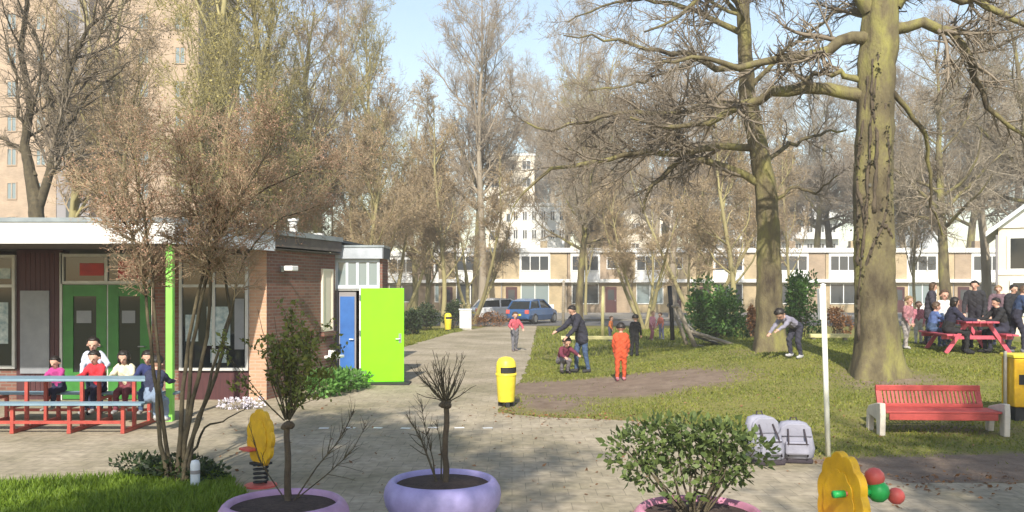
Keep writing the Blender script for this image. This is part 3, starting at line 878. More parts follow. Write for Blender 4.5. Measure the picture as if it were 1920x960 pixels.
def put_tree(key, px, d, h_scale, label, rz=0.0, w_scale=None, name='bare_tree', group=None, x=None):
    if x is None: x = (px - 960) * d / F
    o = empty(name, (x, d, float(gz(x, d)) - 0.02), rz)
    ws = w_scale or h_scale
    o.scale = (ws, ws, h_scale)
    mt, mc, mb = T[key]
    link('trunk', mt, o)
    c = link('crown', mc, o)
    if mb: link('buds', mb, c)
    tag(o, label, 'tree', group)
    return o

bgt = [
 # key, px, d, hscale, wscale, rot, label
 ('up1', 395, 36, 1.15, 1.15, 0.4, 'tall olive bare tree behind the school roof, its top above the reddish shrub'),
 ('up2', 250, 42, 1.05, 1.1, 1.9, 'tan bare tree before the tall tan apartment block'),
 ('up1', 520, 40, 1.12, 1.1, 2.9, 'tall olive bare tree behind the school roof vent pipe'),
 ('up2', 615, 46, 0.98, 1.15, 0.9, 'tan bare tree behind the brick end of the school'),
 ('br1', 480, 55, 1.2, 1.0, 3.9, 'grey bare tree farthest behind the school roof'),
 ('thin', 690, 44, 1.05, 1.15, 0.2, 'slender tan bare tree just behind the white school fascia end'),
 ('multi', 742, 47, 0.98, 1.2, 1.2, 'many stemmed tan bare tree above the lime door'),
 ('up2', 775, 62, 0.82, 1.0, 2.2, 'short upright bare tree under the gap of open sky'),
 ('thin', 832, 48, 1.12, 1.15, 4.2, 'slim straight bare tree with mossy trunk above the far yellow bin'),
 ('multi', 885, 52, 0.95, 1.15, 5.0, 'many stemmed tan bare tree left of the blue car'),
 ('br1', 905, 68, 1.62, 1.1, 2.4, 'tall fine twigged grey tree to the right of the sky gap'),
 ('br2', 890, 70, 1.55, 0.9, 0.5, 'tall grey tree at the right rim of the sky gap'),
 ('br2', 1085, 49, 0.80, 0.7, 1.0, 'bare tree with clear trunk just right of the blue car'),
 ('up1', 1128, 88, 1.25, 1.3, 3.1, 'upright olive bare tree rising over the row house roof'),
 ('multi', 1210, 46, 0.84, 1.0, 2.0, 'many stemmed bare tree behind the children in red'),
 ('br1', 1262, 60, 1.05, 0.95, 5.5, 'broad grey bare tree behind the leaning timber frame'),
 ('thin', 1372, 42, 1.0, 1.2, 3.3, 'slim bare tree directly behind the large evergreen bush'),
 ('br2', 1525, 96, 1.6, 1.4, 0.1, 'grey bare tree seen between the two big mossy trunks'),
 ('br1', 1610, 90, 1.5, 1.4, 4.4, 'grey bare tree hidden behind the biggest trunk'),
 ('br2', 1778, 41, 0.92, 0.85, 2.7, 'grey bare tree with forked trunk behind the picnic table'),
 ('br1', 1850, 50, 1.15, 1.0, 1.5, 'grey bare tree beside the white gabled house'),
 ('br2', 1960, 44, 1.1, 1.0, 3.6, 'brown bare tree at the right edge behind the yellow box'),
 ('br1', 1700, 90, 1.5, 1.4, 0.7, 'far grey bare tree right of the biggest trunk'),
 ('br2', 1400, 92, 1.5, 1.4, 5.2, 'far grey bare tree behind the leaning mossy trunk'),
 ('br2', 1160, 82, 1.2, 1.0, 4.0, 'far grey bare tree over the middle row houses'),
 ('up2', 120, 44, 1.15, 1.2, 4.6, 'upright tan bare tree at the left edge behind the forked tree'),
 ('up2', 560, 52, 1.05, 1.2, 5.1, 'tan bare tree filling the space behind the roof vent pipes'),
 ('multi', 655, 50, 1.15, 1.4, 0.3, 'many stemmed bare tree rising over the transom windows'),
 ('br1', 670, 62, 1.5, 0.95, 1.1, 'grey bare tree left of the sky gap'),
 ('thin', 800, 57, 1.0, 1.4, 2.6, 'slender bare tree in the middle of the sky gap'),
 ('br1', 850, 96, 1.3, 1.2, 4.9, 'grey bare tree behind the left row houses'),
 ('br2', 985, 165, 2.6, 2.4, 1.3, 'far grey bare tree towering behind the cream tower'),
 ('br1', 1040, 160, 2.5, 2.4, 2.5, 'far grey bare tree behind the white apartment block above the blue car'),
 ('br1', 1105, 98, 1.7, 1.4, 3.7, 'broad bare tree rising behind the row house right of the blue car'),
 ('up2', 1165, 90, 1.5, 1.7, 0.8, 'upright tan bare tree over the roofs behind the child in orange red'),
 ('br1', 1225, 100, 1.6, 1.5, 3.3, 'grey bare tree before the cream block'),
 ('br1', 1330, 96, 1.6, 1.5, 2.0, 'grey bare tree behind the roofs above the large evergreen bush'),
 ('multi', 1310, 52, 1.1, 1.4, 5.8, 'many stemmed bare tree left above the large evergreen bush'),
 ('br1', 1465, 98, 1.6, 1.5, 0.6, 'grey bare tree just right of the leaning mossy trunk'),
 ('br2', 1560, 100, 1.6, 1.5, 4.1, 'far grey bare tree behind the white pole'),
 ('br1', 1660, 94, 1.6, 1.5, 2.9, 'grey bare tree showing on both sides of the biggest trunk'),
 ('br1', 1745, 102, 1.6, 1.5, 3.9, 'grey bare tree over the pale gabled house'),
 ('br2', 1815, 92, 1.6, 1.5, 0.9, 'grey bare tree between the picnic table and the white gabled house'),
 ('br1', 1900, 90, 1.6, 1.5, 5.0, 'tall grey bare tree behind the white gabled house roof'),
 ('br1', 1060, 108, 2.3, 1.5, 4.2, 'tall fine twigged tree just right of the white apartment block'),
 ('up1', 715, 60, 1.2, 1.1, 1.7, 'tall olive bare tree at the left rim of the sky gap'),
 ('br2', 1240, 108, 2.0, 1.8, 0.2, 'far pale bare tree over the roofs left of the evergreen bush'),
 ('thin', 1098, 66, 1.3, 0.9, 2.1, 'slim bare tree before the row house right of the blue car'),
 ('thin', 1292, 62, 1.2, 0.9, 0.6, 'slim bare tree before the row house left of the evergreen bush'),
 ('thin', 1478, 60, 1.25, 0.9, 3.8, 'slim bare tree before the row house between the mossy trunks'),
 ('thin', 1715, 58, 1.25, 0.9, 5.3, 'slim bare tree before the row house left of the picnic table'),
]
for (k, px, d, hs, ws, rz, lab) in bgt:
    put_tree(k, px, d, hs, lab, rz, ws, group='bare trees in the background')

def poly_tree(name, d0, trunk, limbs, seed, label, n_extra, n2, n3, n4, zmax_dirs, tw=0.009, bark=None, twig=None, vine=None, dev=1.6, ext=(3.0, 5.5)):
    """a tree whose trunk and main limbs follow given outlines (photo px, row, radius) at its own distance"""
    rng = np.random.default_rng(seed)
    bark = bark or M['bark']; twig = twig or M['near_twig']
    bx, by, _ = W(trunk[0][0], trunk[0][1], d0)
    bz = float(gz(bx, by))
    org = np.array([bx, by, bz])
    def to3(pl, dd):
        out = []
        for i, (px, py, r) in enumerate(pl):
            dk = d0 + dd * (i / max(1, len(pl) - 1)) ** 1.3
            p = W(px, py, dk)
            out.append([p[0] - bx, p[1] - by, p[2] - bz, r])
        return np.array(out)
    NR, NS = 90, 40
    tk = resample(to3(trunk, 0.0), NR)
    tk[:, 3] *= .93
    tk[:, :2] += np.stack([np.convolve(rng.normal(0, .02, NR + 8), np.ones(9) / 3, 'valid') for _ in range(2)], 1)
    tp = tk[None, :, :3].copy(); tq = tk[None, :, 3].copy()
    tp[0, 0, 2] -= 0.15
    V, Fq = tubes(tp, tq, NS)
    # buttressed, ridged and lumpy trunk surface
    cen = np.repeat(tk[:, :3], NS, axis=0)
    ang = np.tile(np.arange(NS) * 2 * np.pi / NS, NR)
    zz = cen[:, 2]
    fl = np.exp(-np.maximum(zz, 0) / 0.35)
    rr = 1 + 0.42 * fl * np.maximum(0, np.sin(ang * 3 + 1 + .6 * np.sin(ang * 2 + 2))) + 0.12 * fl
    rr += 0.05 * np.sin(ang * 3 + zz * .7) + 0.03 * np.sin(ang * 8 + 2 * np.sin(zz * 1.1)) + 0.025 * np.sin(ang * 5 - zz * 2.1) * np.sin(zz * 3.3)
    rr += 0.028 * np.abs(np.sin(ang * 13 + 1.5 * np.sin(zz * 2.7 + ang * 2))) + 0.012 * rng.normal(0, 1, len(ang))
    V = cen + (V - cen) * rr[:, None]
    parts = [(V, Fq)]
    Ls = []
    for i, pl in enumerate(limbs):
        pl3 = to3(pl, rng.uniform(-dev, dev))
        rs = resample(pl3, 15)
        rs[2:, :3] += rng.normal(0, 0.035, (13, 3))
        Ls.append(rs)
    lp = np.stack([l[:, :3] for l in Ls]); lq = np.stack([l[:, 3] for l in Ls])
    # more limbs all round, mostly above
    P, D, L, r = spawn(rng, tp, tq, n_extra, 0.42, 1.0, 35, 75, (1, 1), (0.3, 0.5), 0.04, lenfall=0)
    L = rng.uniform(ext[0], ext[1], n_extra)
    ep, eq = grow(rng, P, D, L, r, 14, 0.10, 0.04, 0.2)
    ap = np.concatenate([lp, ep]); aq = np.concatenate([lq, eq])
    parts.append(tubes(ap, aq, 7))
    P, D, L, r = spawn(rng, ap, aq, n2, 0.12, 1.0, 25, 65, (0.22, 0.42), (0.35, 0.6), 0.008, 0.6)
    p2, q2 = grow(rng, P, D, L, r, 6, 0.15, 0.03, 0.3)
    P, D, L, r = spawn(rng, p2, q2, n3, 0.08, 1.0, 25, 65, (0.35, 0.65), (0.45, 0.7), tw * 1.2, 0.35)
    p3, q3 = grow(rng, P, D, L, r, 4, 0.17, 0.02, 0.45)
    P, D, L, r = spawn(rng, p3, q3, n4, 0.05, 1.0, 25, 65, (0.4, 0.75), (0.5, 0.8), tw * 0.8, 0.2)
    p4, q4 = grow(rng, P, D, L, r, 3, 0.18, 0.02, 0.5)
    root = empty(name, tuple(org))
    link('trunk', np_mesh('trunk', *join(parts), bark, smooth=True), root)
    link('crown', np_mesh('crown', *join([tubes(p2, q2, 4), tubes(p3, q3, 3), tubes(p4, q4, 3)]), twig), root)
    for vn in (vine or []):
        pts = []
        for (px, py) in vn:
            j = int(np.argmin(np.abs(tk[:, 2] + bz - W(px, py, d0)[2])))
            c = tk[j]
            x = W(px, py, d0)[0] - bx
            dx = np.clip((x - c[0]) / c[3], -0.95, 0.95)
            pts.append((x, c[1] - c[3] * math.sqrt(1 - dx * dx) * 1.04, W(px, py, d0)[2] - bz, 0.035))
        rs = resample(pts, 22)
        rs[:, :3] += rng.normal(0, .012, (22, 3))
        MB().tube([tuple(p[:3]) for p in rs], [(0.042 - 0.0012 * i) * (1 + .35 * math.sin(i * 1.9)) for i in range(22)], 7).build('ivy_stem', M['bark_dark'], root, smooth=True)
        if vn[-1][1] < 270 and vn[0][0] < 1610:
            nl = 110
            ii = rng.integers(3, 22, nl)
            lv = rs[ii, :3] + rng.normal(0, .055, (nl, 3)) * np.array([1, .35, 1.6]) + np.array([0, -.03, 0])
            link('ivy_leaves', np_mesh('ivy_leaves', *leafquads(rng, lv, .075, .8, np.tile([[0, -.6, -.4]], (nl, 1)), .1), M['ivyleaf']), root)
    tag(root, label, 'tree')
    return root

poly_tree('mossy_tree', 18.0,
    [(1640, 712, .52), (1640, 660, .46), (1640, 600, .43), (1640, 450, .41), (1640, 300, .38), (1642, 180, .37), (1652, 80, .40), (1655, 0, .36), (1655, -120, .30), (1645, -300, .24), (1650, -480, .17), (1640, -640, .07)],
    [[(1615, 180, .15), (1570, 172, .135), (1500, 168, .12), (1440, 178, .11), (1390, 200, .09), (1330, 228, .07), (1260, 238, .05), (1180, 225, .03)],
     [(1625, 72, .14), (1585, 70, .12), (1550, 98, .11), (1500, 104, .10), (1450, 118, .08), (1370, 126, .06), (1310, 110, .04), (1240, 120, .025)],
     [(1612, 150, .07), (1560, 135, .06), (1530, 136, .05), (1490, 160, .04), (1450, 175, .025)],
     [(1670, 55, .13), (1720, 48, .11), (1780, 52, .10), (1812, 95, .085), (1838, 150, .07), (1850, 205, .055), (1905, 240, .04), (1960, 300, .02)],
     [(1672, 170, .06), (1700, 205, .055), (1735, 250, .045), (1748, 310, .04), (1745, 380, .03), (1772, 440, .02)],
     [(1630, 20, .17), (1590, -50, .14), (1540, -140, .11), (1480, -230, .07), (1420, -300, .04)],
     [(1675, 10, .18), (1720, -60, .15), (1790, -150, .11), (1860, -260, .07), (1900, -360, .04)],
     [(1645, -60, .12), (1560, -90, .10), (1470, -80, .08), (1380, -40, .06), (1290, 10, .04), (1210, 60, .02)],
     [(1660, -20, .12), (1740, -10, .10), (1830, 0, .08), (1900, 40, .05), (1990, 60, .03)]],
    31, 'biggest mossy bare tree with an ivy stem winding up its trunk behind the red bench', 20, 460, 4600, 15000, None, tw=0.0055,
    vine=[[(1607, 640), (1606, 560), (1612, 500), (1625, 455), (1642, 425), (1650, 380), (1654, 320), (1652, 260), (1645, 200)], [(1644, 425), (1660, 445), (1674, 470)], [(1606, 560), (1608, 480), (1612, 420), (1616, 360), (1620, 300), (1622, 230), (1628, 160), (1634, 110)], [(1612, 420), (1606, 360), (1608, 290), (1612, 220), (1618, 150)], [(1625, 400), (1630, 330), (1632, 260), (1622, 190), (1626, 120)], [(1604, 500), (1603, 430), (1604, 340), (1606, 260)]])
poly_tree('mossy_tree', 22.0,
    [(1442, 662, .40), (1443, 620, .36), (1442, 560, .33), (1441, 440, .29), (1432, 340, .26), (1418, 250, .23), (1402, 180, .21), (1397, 100, .18), (1393, 0, .16), (1392, -150, .13), (1380, -300, .10), (1385, -420, .05)],
    [[(1422, 278, .10), (1350, 275, .09), (1290, 288, .085), (1230, 284, .075), (1180, 292, .065), (1110, 304, .055), (1030, 318, .045), (985, 352, .03), (960, 390, .015)],
     [(1432, 350, .11), (1385, 322, .10), (1312, 298, .085), (1270, 306, .075), (1236, 335, .06), (1214, 356, .045), (1205, 400, .03)],
     [(1404, 190, .11), (1340, 198, .09), (1290, 210, .08), (1240, 214, .065), (1150, 214, .05), (1080, 232, .04), (1020, 246, .03), (975, 225, .015)],
     [(1397, 128, .10), (1340, 124, .085), (1310, 106, .075), (1260, 98, .06), (1200, 90, .045), (1130, 70, .03), (1060, 70, .015)],
     [(1310, 108, .05), (1280, 125, .04), (1230, 145, .035), (1160, 165, .025), (1100, 170, .015)],
     [(1396, 65, .09), (1345, 40, .07), (1285, 12, .06), (1220, 0, .045), (1140, 10, .03), (1060, 40, .015)],
     [(1395, 20, .08), (1350, -40, .07), (1290, -100, .05), (1210, -140, .03)],
     [(1440, 300, .06), (1480, 268, .05), (1540, 250, .035), (1590, 245, .02)],
     [(1405, 165, .07), (1450, 115, .055), (1500, 72, .045), (1560, 28, .03), (1600, -20, .015)],
     [(1395, -20, .08), (1440, -80, .06), (1500, -130, .045), (1560, -200, .02)],
     [(1444, 380, .05), (1490, 350, .04), (1530, 360, .03), (1570, 330, .015)]],
    32, 'leaning mossy bare tree standing right of the large evergreen bush', 14, 460, 4600, 15000, None, tw=0.006)
poly_tree('forked_tree', 27.0,
    [(72, 672, 0.264), (70, 560, 0.244), (70, 450, 0.224), (66, 380, 0.224), (55, 320, 0.172), (45, 270, 0.132), (58, 200, 0.106), (40, 100, 0.086), (52, -20, 0.066), (30, -160, 0.033)],
    [[(74, 385, 0.145), (95, 320, 0.125), (112, 250, 0.106), (120, 180, 0.092), (140, 110, 0.079), (160, 60, 0.059), (215, 10, 0.033), (240, -60, 0.020)],
     [(66, 330, 0.079), (45, 290, 0.073), (15, 265, 0.059), (-40, 240, 0.040), (-90, 200, 0.020)],
     [(100, 210, 0.066), (80, 140, 0.059), (70, 70, 0.046), (45, 30, 0.033), (20, -30, 0.013)],
     [(125, 150, 0.053), (150, 90, 0.046), (190, 60, 0.033), (225, 20, 0.020)],
     [(112, 260, 0.046), (140, 220, 0.040), (180, 160, 0.033), (220, 140, 0.020), (260, 100, 0.013)],
     [(50, 260, 0.053), (35, 210, 0.046), (30, 130, 0.033), (0, 60, 0.020)]],
    33, 'dark forked bare tree behind the left end of the white canopy', 10, 240, 1300, 4200, None, tw=0.008, bark=M['bark_shrub'], twig=M['near_twig'], dev=1.0, ext=(2.0, 4.0))

# the reddish multi-stemmed shrub in the near left
def big_shrub():
    rng = np.random.default_rng(41)
    d0 = 10.0
    bx, by, bz = (330 - 960) * d0 / F, d0, 0.0
    stems = [
        [(330, 905, 0.0320), (340, 800, 0.0288), (348, 700, 0.0240), (360, 600, 0.0208), (380, 520, 0.0184), (405, 440, 0.0160), (445, 385, 0.0136), (500, 350, 0.0104), (560, 325, 0.0064), (610, 300, 0.0040)],
        [(338, 905, 0.0304), (352, 800, 0.0272), (378, 690, 0.0232), (396, 560, 0.0200), (388, 470, 0.0168), (374, 400, 0.0144), (355, 340, 0.0112), (338, 290, 0.0072), (325, 240, 0.0040)],
        [(346, 905, 0.0304), (368, 800, 0.0256), (410, 690, 0.0216), (430, 580, 0.0184), (422, 500, 0.0152), (400, 440, 0.0144), (404, 380, 0.0120), (424, 310, 0.0080), (450, 250, 0.0040)],
        [(315, 900, 0.0288), (297, 790, 0.0248), (286, 680, 0.0208), (277, 560, 0.0168), (262, 470, 0.0144), (235, 420, 0.0120), (200, 380, 0.0088), (175, 350, 0.0048)],
        [(322, 900, 0.0272), (304, 780, 0.0232), (293, 640, 0.0184), (288, 520, 0.0152), (276, 440, 0.0128), (268, 390, 0.0104), (255, 330, 0.0072), (245, 270, 0.0040)],
        [(342, 900, 0.0256), (356, 820, 0.0224), (384, 760, 0.0192), (398, 680, 0.0168), (424, 620, 0.0144), (445, 520, 0.0120), (485, 440, 0.0096), (540, 405, 0.0072), (600, 385, 0.0040)],
        [(338, 900, 0.0208), (385, 800, 0.0128), (430, 783, 0.0080), (470, 762, 0.0040)],
        [(340, 902, 0.0288), (350, 770, 0.0248), (362, 640, 0.0216), (396, 480, 0.0168), (432, 410, 0.0144), (470, 340, 0.0104), (500, 285, 0.0072), (525, 230, 0.0040)]]
    Ls = []
    for i, pl in enumerate(stems):
        dd = rng.uniform(-0.9, 0.9)
        out = []
        for k, (px, py, r) in enumerate(pl):
            p = W(px, py, d0 + dd * (k / (len(pl) - 1)) ** 1.2 + 0.08 * math.sin(i * 2.1))
            out.append([p[0] - bx, p[1] - by, p[2], r])
        rs = resample(out, 18); rs[2:, :3] += rng.normal(0, .012, (16, 3)); rs[0, 2] -= .08
        Ls.append(rs)
    lp = np.stack([l[:, :3] for l in Ls]); lq = np.stack([l[:, 3] for l in Ls])
    up = [i for i in range(8) if i != 6]
    P, D, L, r = spawn(rng, lp[up], lq[up], 270, 0.56, 1.0, 25, 80, (0.07, 0.17), (0.5, 0.8), 0.0045, 0.3, lenfall=0.2)
    p1, q1 = grow(rng, P, D, L, r, 7, 0.12, 0.05, 0.4)
    P, D, L, r = spawn(rng, np.concatenate([p1]), q1, 2000, 0.1, 1.0, 25, 60, (0.35, 0.7), (0.5, 0.8), 0.0035, 0.22)
    p2, q2 = grow(rng, P, D, L, r, 4, 0.14, 0.04, 0.5)
    P, D, L, r = spawn(rng, p2, q2, 8000, 0.05, 1.0, 25, 60, (0.4, 0.8), (0.6, 0.9), 0.0022, 0.10)
    p3, q3 = grow(rng, P, D, L, r, 3, 0.16, 0.03, 0.6)
    # a few thin shoots from the foot
    root = empty('budding_shrub', (bx, by, bz))
    link('trunk', np_mesh('trunk', *tubes(lp, lq, 8), M['bark_shrub'], smooth=True), root)
    c = link('crown', np_mesh('crown', *join([tubes(p1, q1, 5), tubes(p2, q2, 3), tubes(p3, q3, 3)]), M['bark_tan']), root)
    nb = 42000
    i = rng.integers(0, len(p3), nb); k = rng.integers(0, 4, nb)
    link('buds', np_mesh('buds', *leafquads(rng, p3[i, k] + rng.normal(0, .012, (nb, 3)), 0.019, 0.6), M['bud_red']), c)
    tag(root, 'many stemmed shrub with reddish brown buds in the near left lawn', 'shrub')
big_shrub()

# tree out of the picture to the right whose shade falls across the front of the paving
T['shade'] = tree_meshes(27, 12.5, 0.34, 'br', M['bark_twig'], M['bark_grey'], 420, 3000, 9000, 34, 0.38, (35, 70), (0.34, 0.5), 0.06, M['bud_tan'], 60000, 0.10, tw=0.012)

# ------------------------------------------------------------------ leafy bushes
def lump_points(rng, n, lumps, shell=0.55):
    """points spread through overlapping ellipsoids, thicker near their skins"""
    w_ = np.array([l[3] * l[4] * l[5] for l in lumps]); w_ /= w_.sum()
    i = rng.choice(len(lumps), n, p=w_)
    Lm = np.array(lumps)[i]
    u = unit(rng.normal(0, 1, (n, 3)))
    r = shell + (1 - shell) * rng.random(n)
    r = r * rng.uniform(0.85, 1.12, n)
    return Lm[:, :3] + u * r[:, None] * Lm[:, 3:6], u

def bush(name, loc, lumps, n, leaf, m, label, seed, stems=6, aspect=0.55, sr=0.012, cat='bush', branch_m=None, stem_h=None, parent=None, group=None):
    rng = np.random.default_rng(seed)
    root = empty(name, loc)
    P, u = lump_points(rng, n, lumps)
    P[:, 2] = np.maximum(P[:, 2], 0.02)
    link('foliage', np_mesh('foliage', *leafquads(rng, P, leaf, aspect, u + np.array([0, 0, .3]), 0.12), m), root)
    ends = np.array([lumps[k % len(lumps)][:3] for k in range(stems * 3)]) + rng.normal(0, .3, (stems * 3, 3)) * np.array([lumps[k % len(lumps)][3:6] for k in range(stems * 3)])
    Ls = []
    for e in ends:
        b = np.array([e[0] * .12 + rng.normal(0, .02), e[1] * .12 + rng.normal(0, .02), -0.03])
        mid = b * .5 + e * .5 + rng.normal(0, .06, 3) * np.linalg.norm(e) ; mid[2] = abs(mid[2])
        Ls.append(resample(np.array([[*b, sr], [*mid, sr * .7], [*e, sr * .3]]), 7))
    Ls = np.stack(Ls)
    link('stems', np_mesh('stems', *tubes(Ls[:, :, :3], Ls[:, :, 3], 5), branch_m or M['bark_dark'], smooth=True), root)
    tag(root, label, cat, group)
    return root

def lumps_for(rng, n, w, h, dpt, z0=0.0, r=0.35):
    out = []
    for i in range(n):
        a = rng.uniform(0, 2 * math.pi); q = math.sqrt(rng.random())
        x = q * math.cos(a) * w * (1 - r); y = q * math.sin(a) * dpt * (1 - r)
        z = z0 + h * (0.18 + 0.62 * rng.random()) * (1 - 0.45 * q * q) + 0.08 * h
        s = rng.uniform(.7, 1.2)
        out.append((x, y, z, w * r * s, dpt * r * s, h * .24 * s))
    return out
_lr = np.random.default_rng(50)
x, y, z = GX(1342, 31)
bush('evergreen_bush', (x, y, z), lumps_for(_lr, 16, 1.45, 2.3, 1.2), 7500, 0.13, M['evergreen'], 'large glossy evergreen bush left of the leaning mossy tree', 51, cat='bush')
x, y, z = GX(1506, 30)
bush('evergreen_bush', (x, y, z), lumps_for(_lr, 12, 0.75, 2.6, 0.8), 4500, 0.12, M['evergreen'], 'upright evergreen bush right of the leaning mossy tree', 52)
x, y, z = GX(1410, 29.5)
bush('brown_bush', (x, y, z), lumps_for(_lr, 6, 0.30, 2.0, 0.4), 1000, 0.10, M['brownleaf'], 'narrow brown leaved bush tight against the leaning mossy trunk', 53)
x, y, z = GX(1572, 33)
bush('brown_bush', (x, y, z), lumps_for(_lr, 8, 0.6, 1.6, 0.6), 1500, 0.10, M['brownleaf'], 'low brown bush behind the white pole', 54)
for (px, d, ww, hh, lab, sd) in ((795, 44, 1.0, 1.5, 'dark bush just right of the open lime door', 55), (850, 47, 0.8, 1.5, 'dark rounded bush behind the far yellow bin', 56), (770, 40, 0.6, 1.2, 'small dark bush hidden behind the lime door edge', 57)):
    x, y, z = GX(px, d)
    bush('dark_bush', (x, y, z), lumps_for(_lr, 9, ww, hh, ww), 2200, 0.12, M['darkleaf'], lab, sd)
x, y, z = GX(918, 49)
bush('brown_bush', (x, y, z), lumps_for(_lr, 8, 1.3, 0.9, 0.5), 1500, 0.09, M['brownleaf'], 'low brown hedge left of the parked cars', 58)

# plant bed along the brick side wall
bx_, by_ = -3.72, 17.9
bush('bed_plant', (-3.72, 17.9, 0.01), [(0, 0, .28, .42, .45, .26), (.25, .7, .24, .35, .5, .22), (-.1, -.3, .2, .35, .3, .18), (.38, 1.2, .2, .3, .35, .2)], 2400, 0.085, M['bedleaf'], 'bright green leafy plants in the bed against the brick wall', 59, cat='plant')
bush('flower_clump', (-4.95, 15.9, 0.01), [(0, 0, .10, .35, .22, .10), (.3, .1, .1, .2, .2, .09)], 500, 0.05, M['petal_white'], 'low clump of white and lilac flowers before the brick pier', 60, cat='flowers', sr=0.006)
bush('ivy_clump', (-3.85, 10.15, 0.0), [(0, 0, .14, .45, .28, .13), (.35, -.1, .1, .3, .25, .1), (-.45, .05, .16, .3, .2, .13)], 1700, 0.06, M['darkleaf'], 'dark low leaves growing round the foot of the budding shrub', 61, cat='plant', sr=0.006)

# ------------------------------------------------------------------ houses and towers behind
def window_thing(parent, x0, x1, z0, z1, y, fm, gm, nx=2, fw=0.07):
    wr = MB()
    wr.box(x0, x0 + fw, y - .06, y, z0, z1); wr.box(x1 - fw, x1, y - .06, y, z0, z1)
    wr.box(x0 + fw, x1 - fw, y - .06, y, z0, z0 + fw); wr.box(x0 + fw, x1 - fw, y - .06, y, z1 - fw, z1)
    for i in range(1, nx):
        x = x0 + (x1 - x0) * i / nx; wr.box(x - fw / 2, x + fw / 2, y - .055, y, z0 + fw, z1 - fw)
    f = wr.build('window', fm, parent)
    Bx(x0 + fw, x1 - fw, y - .02, y - .005, z0 + fw, z1 - fw).build('pane', gm, f)
    return f

M['glass_house'] = glass_mat('house_glass', (0.055, 0.062, 0.068), 0.08)
def row_house(px0, d, brick, variant, label, w_=5.45):
    x0 = (px0 - 960) * d / F
    root = empty('row_house', (x0, d, 0.0))
    tag(root, label, 'house', 'row houses across the road')
    Hh = 5.35
    Bx(0.02, w_ - .02, 0.0, 8, 0, Hh).build('wall', M[brick], root)
    Bx(0.0, w_ - .003, -0.14, 8.1, Hh + .001, Hh + .12).build('roof', M['roof_felt'], root)
    Bx(0.0, w_ - .003, -0.20, -0.141, Hh - .24, Hh + .14).build('fascia', M['white'], root)
    Bx(0.0, w_ - .003, -0.42, -0.003, 2.58, 2.86).build('canopy', M['white'], root)
    wx0, wx1 = (1.5, 3.9) if variant % 2 == 0 else (0.35, 2.65)
    Bx(wx0 - .1, wx1 + .1, -0.06, -0.002, 2.861, Hh - .24).build('white_panel', M['white'], root)
    window_thing(root, wx0, wx1, 3.55, 4.85, -0.061, M['white'], M['glass_house'], 3)
    gx0, gx1 = wx0, wx1
    window_thing(root, gx0, gx1, 0.75, 2.5, -0.003, M['white'], M['glass_lit'] if variant % 3 == 0 else M['glass_house'], 2)
    dx = 0.25 if variant % 2 == 0 else 3.2
    if variant == 0: Bx(gx0 - .1, gx1 + .4, -0.05, -0.004, 0.02, 0.72).build('white_panel', M['white'], root)
    dr = Bx(dx, dx + .95, -0.07, -0.004, 0.02, 2.2).build('door', M['maroon'], root)
    Bx(dx + .2, dx + .75, -0.085, -0.071, 1.1, 1.95).build('pane', M['glass_house'], dr)
    Bx(dx + .8, dx + .85, -0.11, -0.071, 1.0, 1.12).build('handle', M['steel'], dr)
    if variant % 2:
        window_thing(root, 3.3, 4.3, 3.7, 4.7, -0.003, M['white'], M['glass_house'], 1)
    # drain pipe and chimney
    MB().tube([(w_ - .12, -.05, 0.05), (w_ - .12, -.05, 2.57)], .04, 6).build('drainpipe', M['grey_panel'], root)
    MB().box(w_ * .6, w_ * .6 + .6, 3, 3.6, Hh + .12, Hh + .9).build('chimney', M[brick], root)
    return root
hl = ['brick row house left of the one behind the blue car', 'brick row house directly behind the blue car', 'brick row house just right of the blue car', 'brick row house above the children in red', 'brick row house behind the leaning timber frame',
      'brick row house behind the large evergreen bush', 'brick row house behind the leaning mossy trunk', 'brick row house seen right of the white pole', 'brick row house behind the biggest trunk', 'brick row house behind the picnic table', 'brick row house nearest the white gabled house']
for i in range(11):
    row_house(822 + i * 121, 75.0, 'house_brick' if i % 3 != 2 else 'house_brick2', [2, 0, 1, 3, 2, 4, 1, 0, 2, 3, 4][i], hl[i])
for i, lab in enumerate(['grey roofed house row end farthest left behind the tan trees', 'house behind the straight mossy trunk left of the road end']):
    row_house(700 + i * 108, 84.0, 'house_brick2', 2 + i, lab)

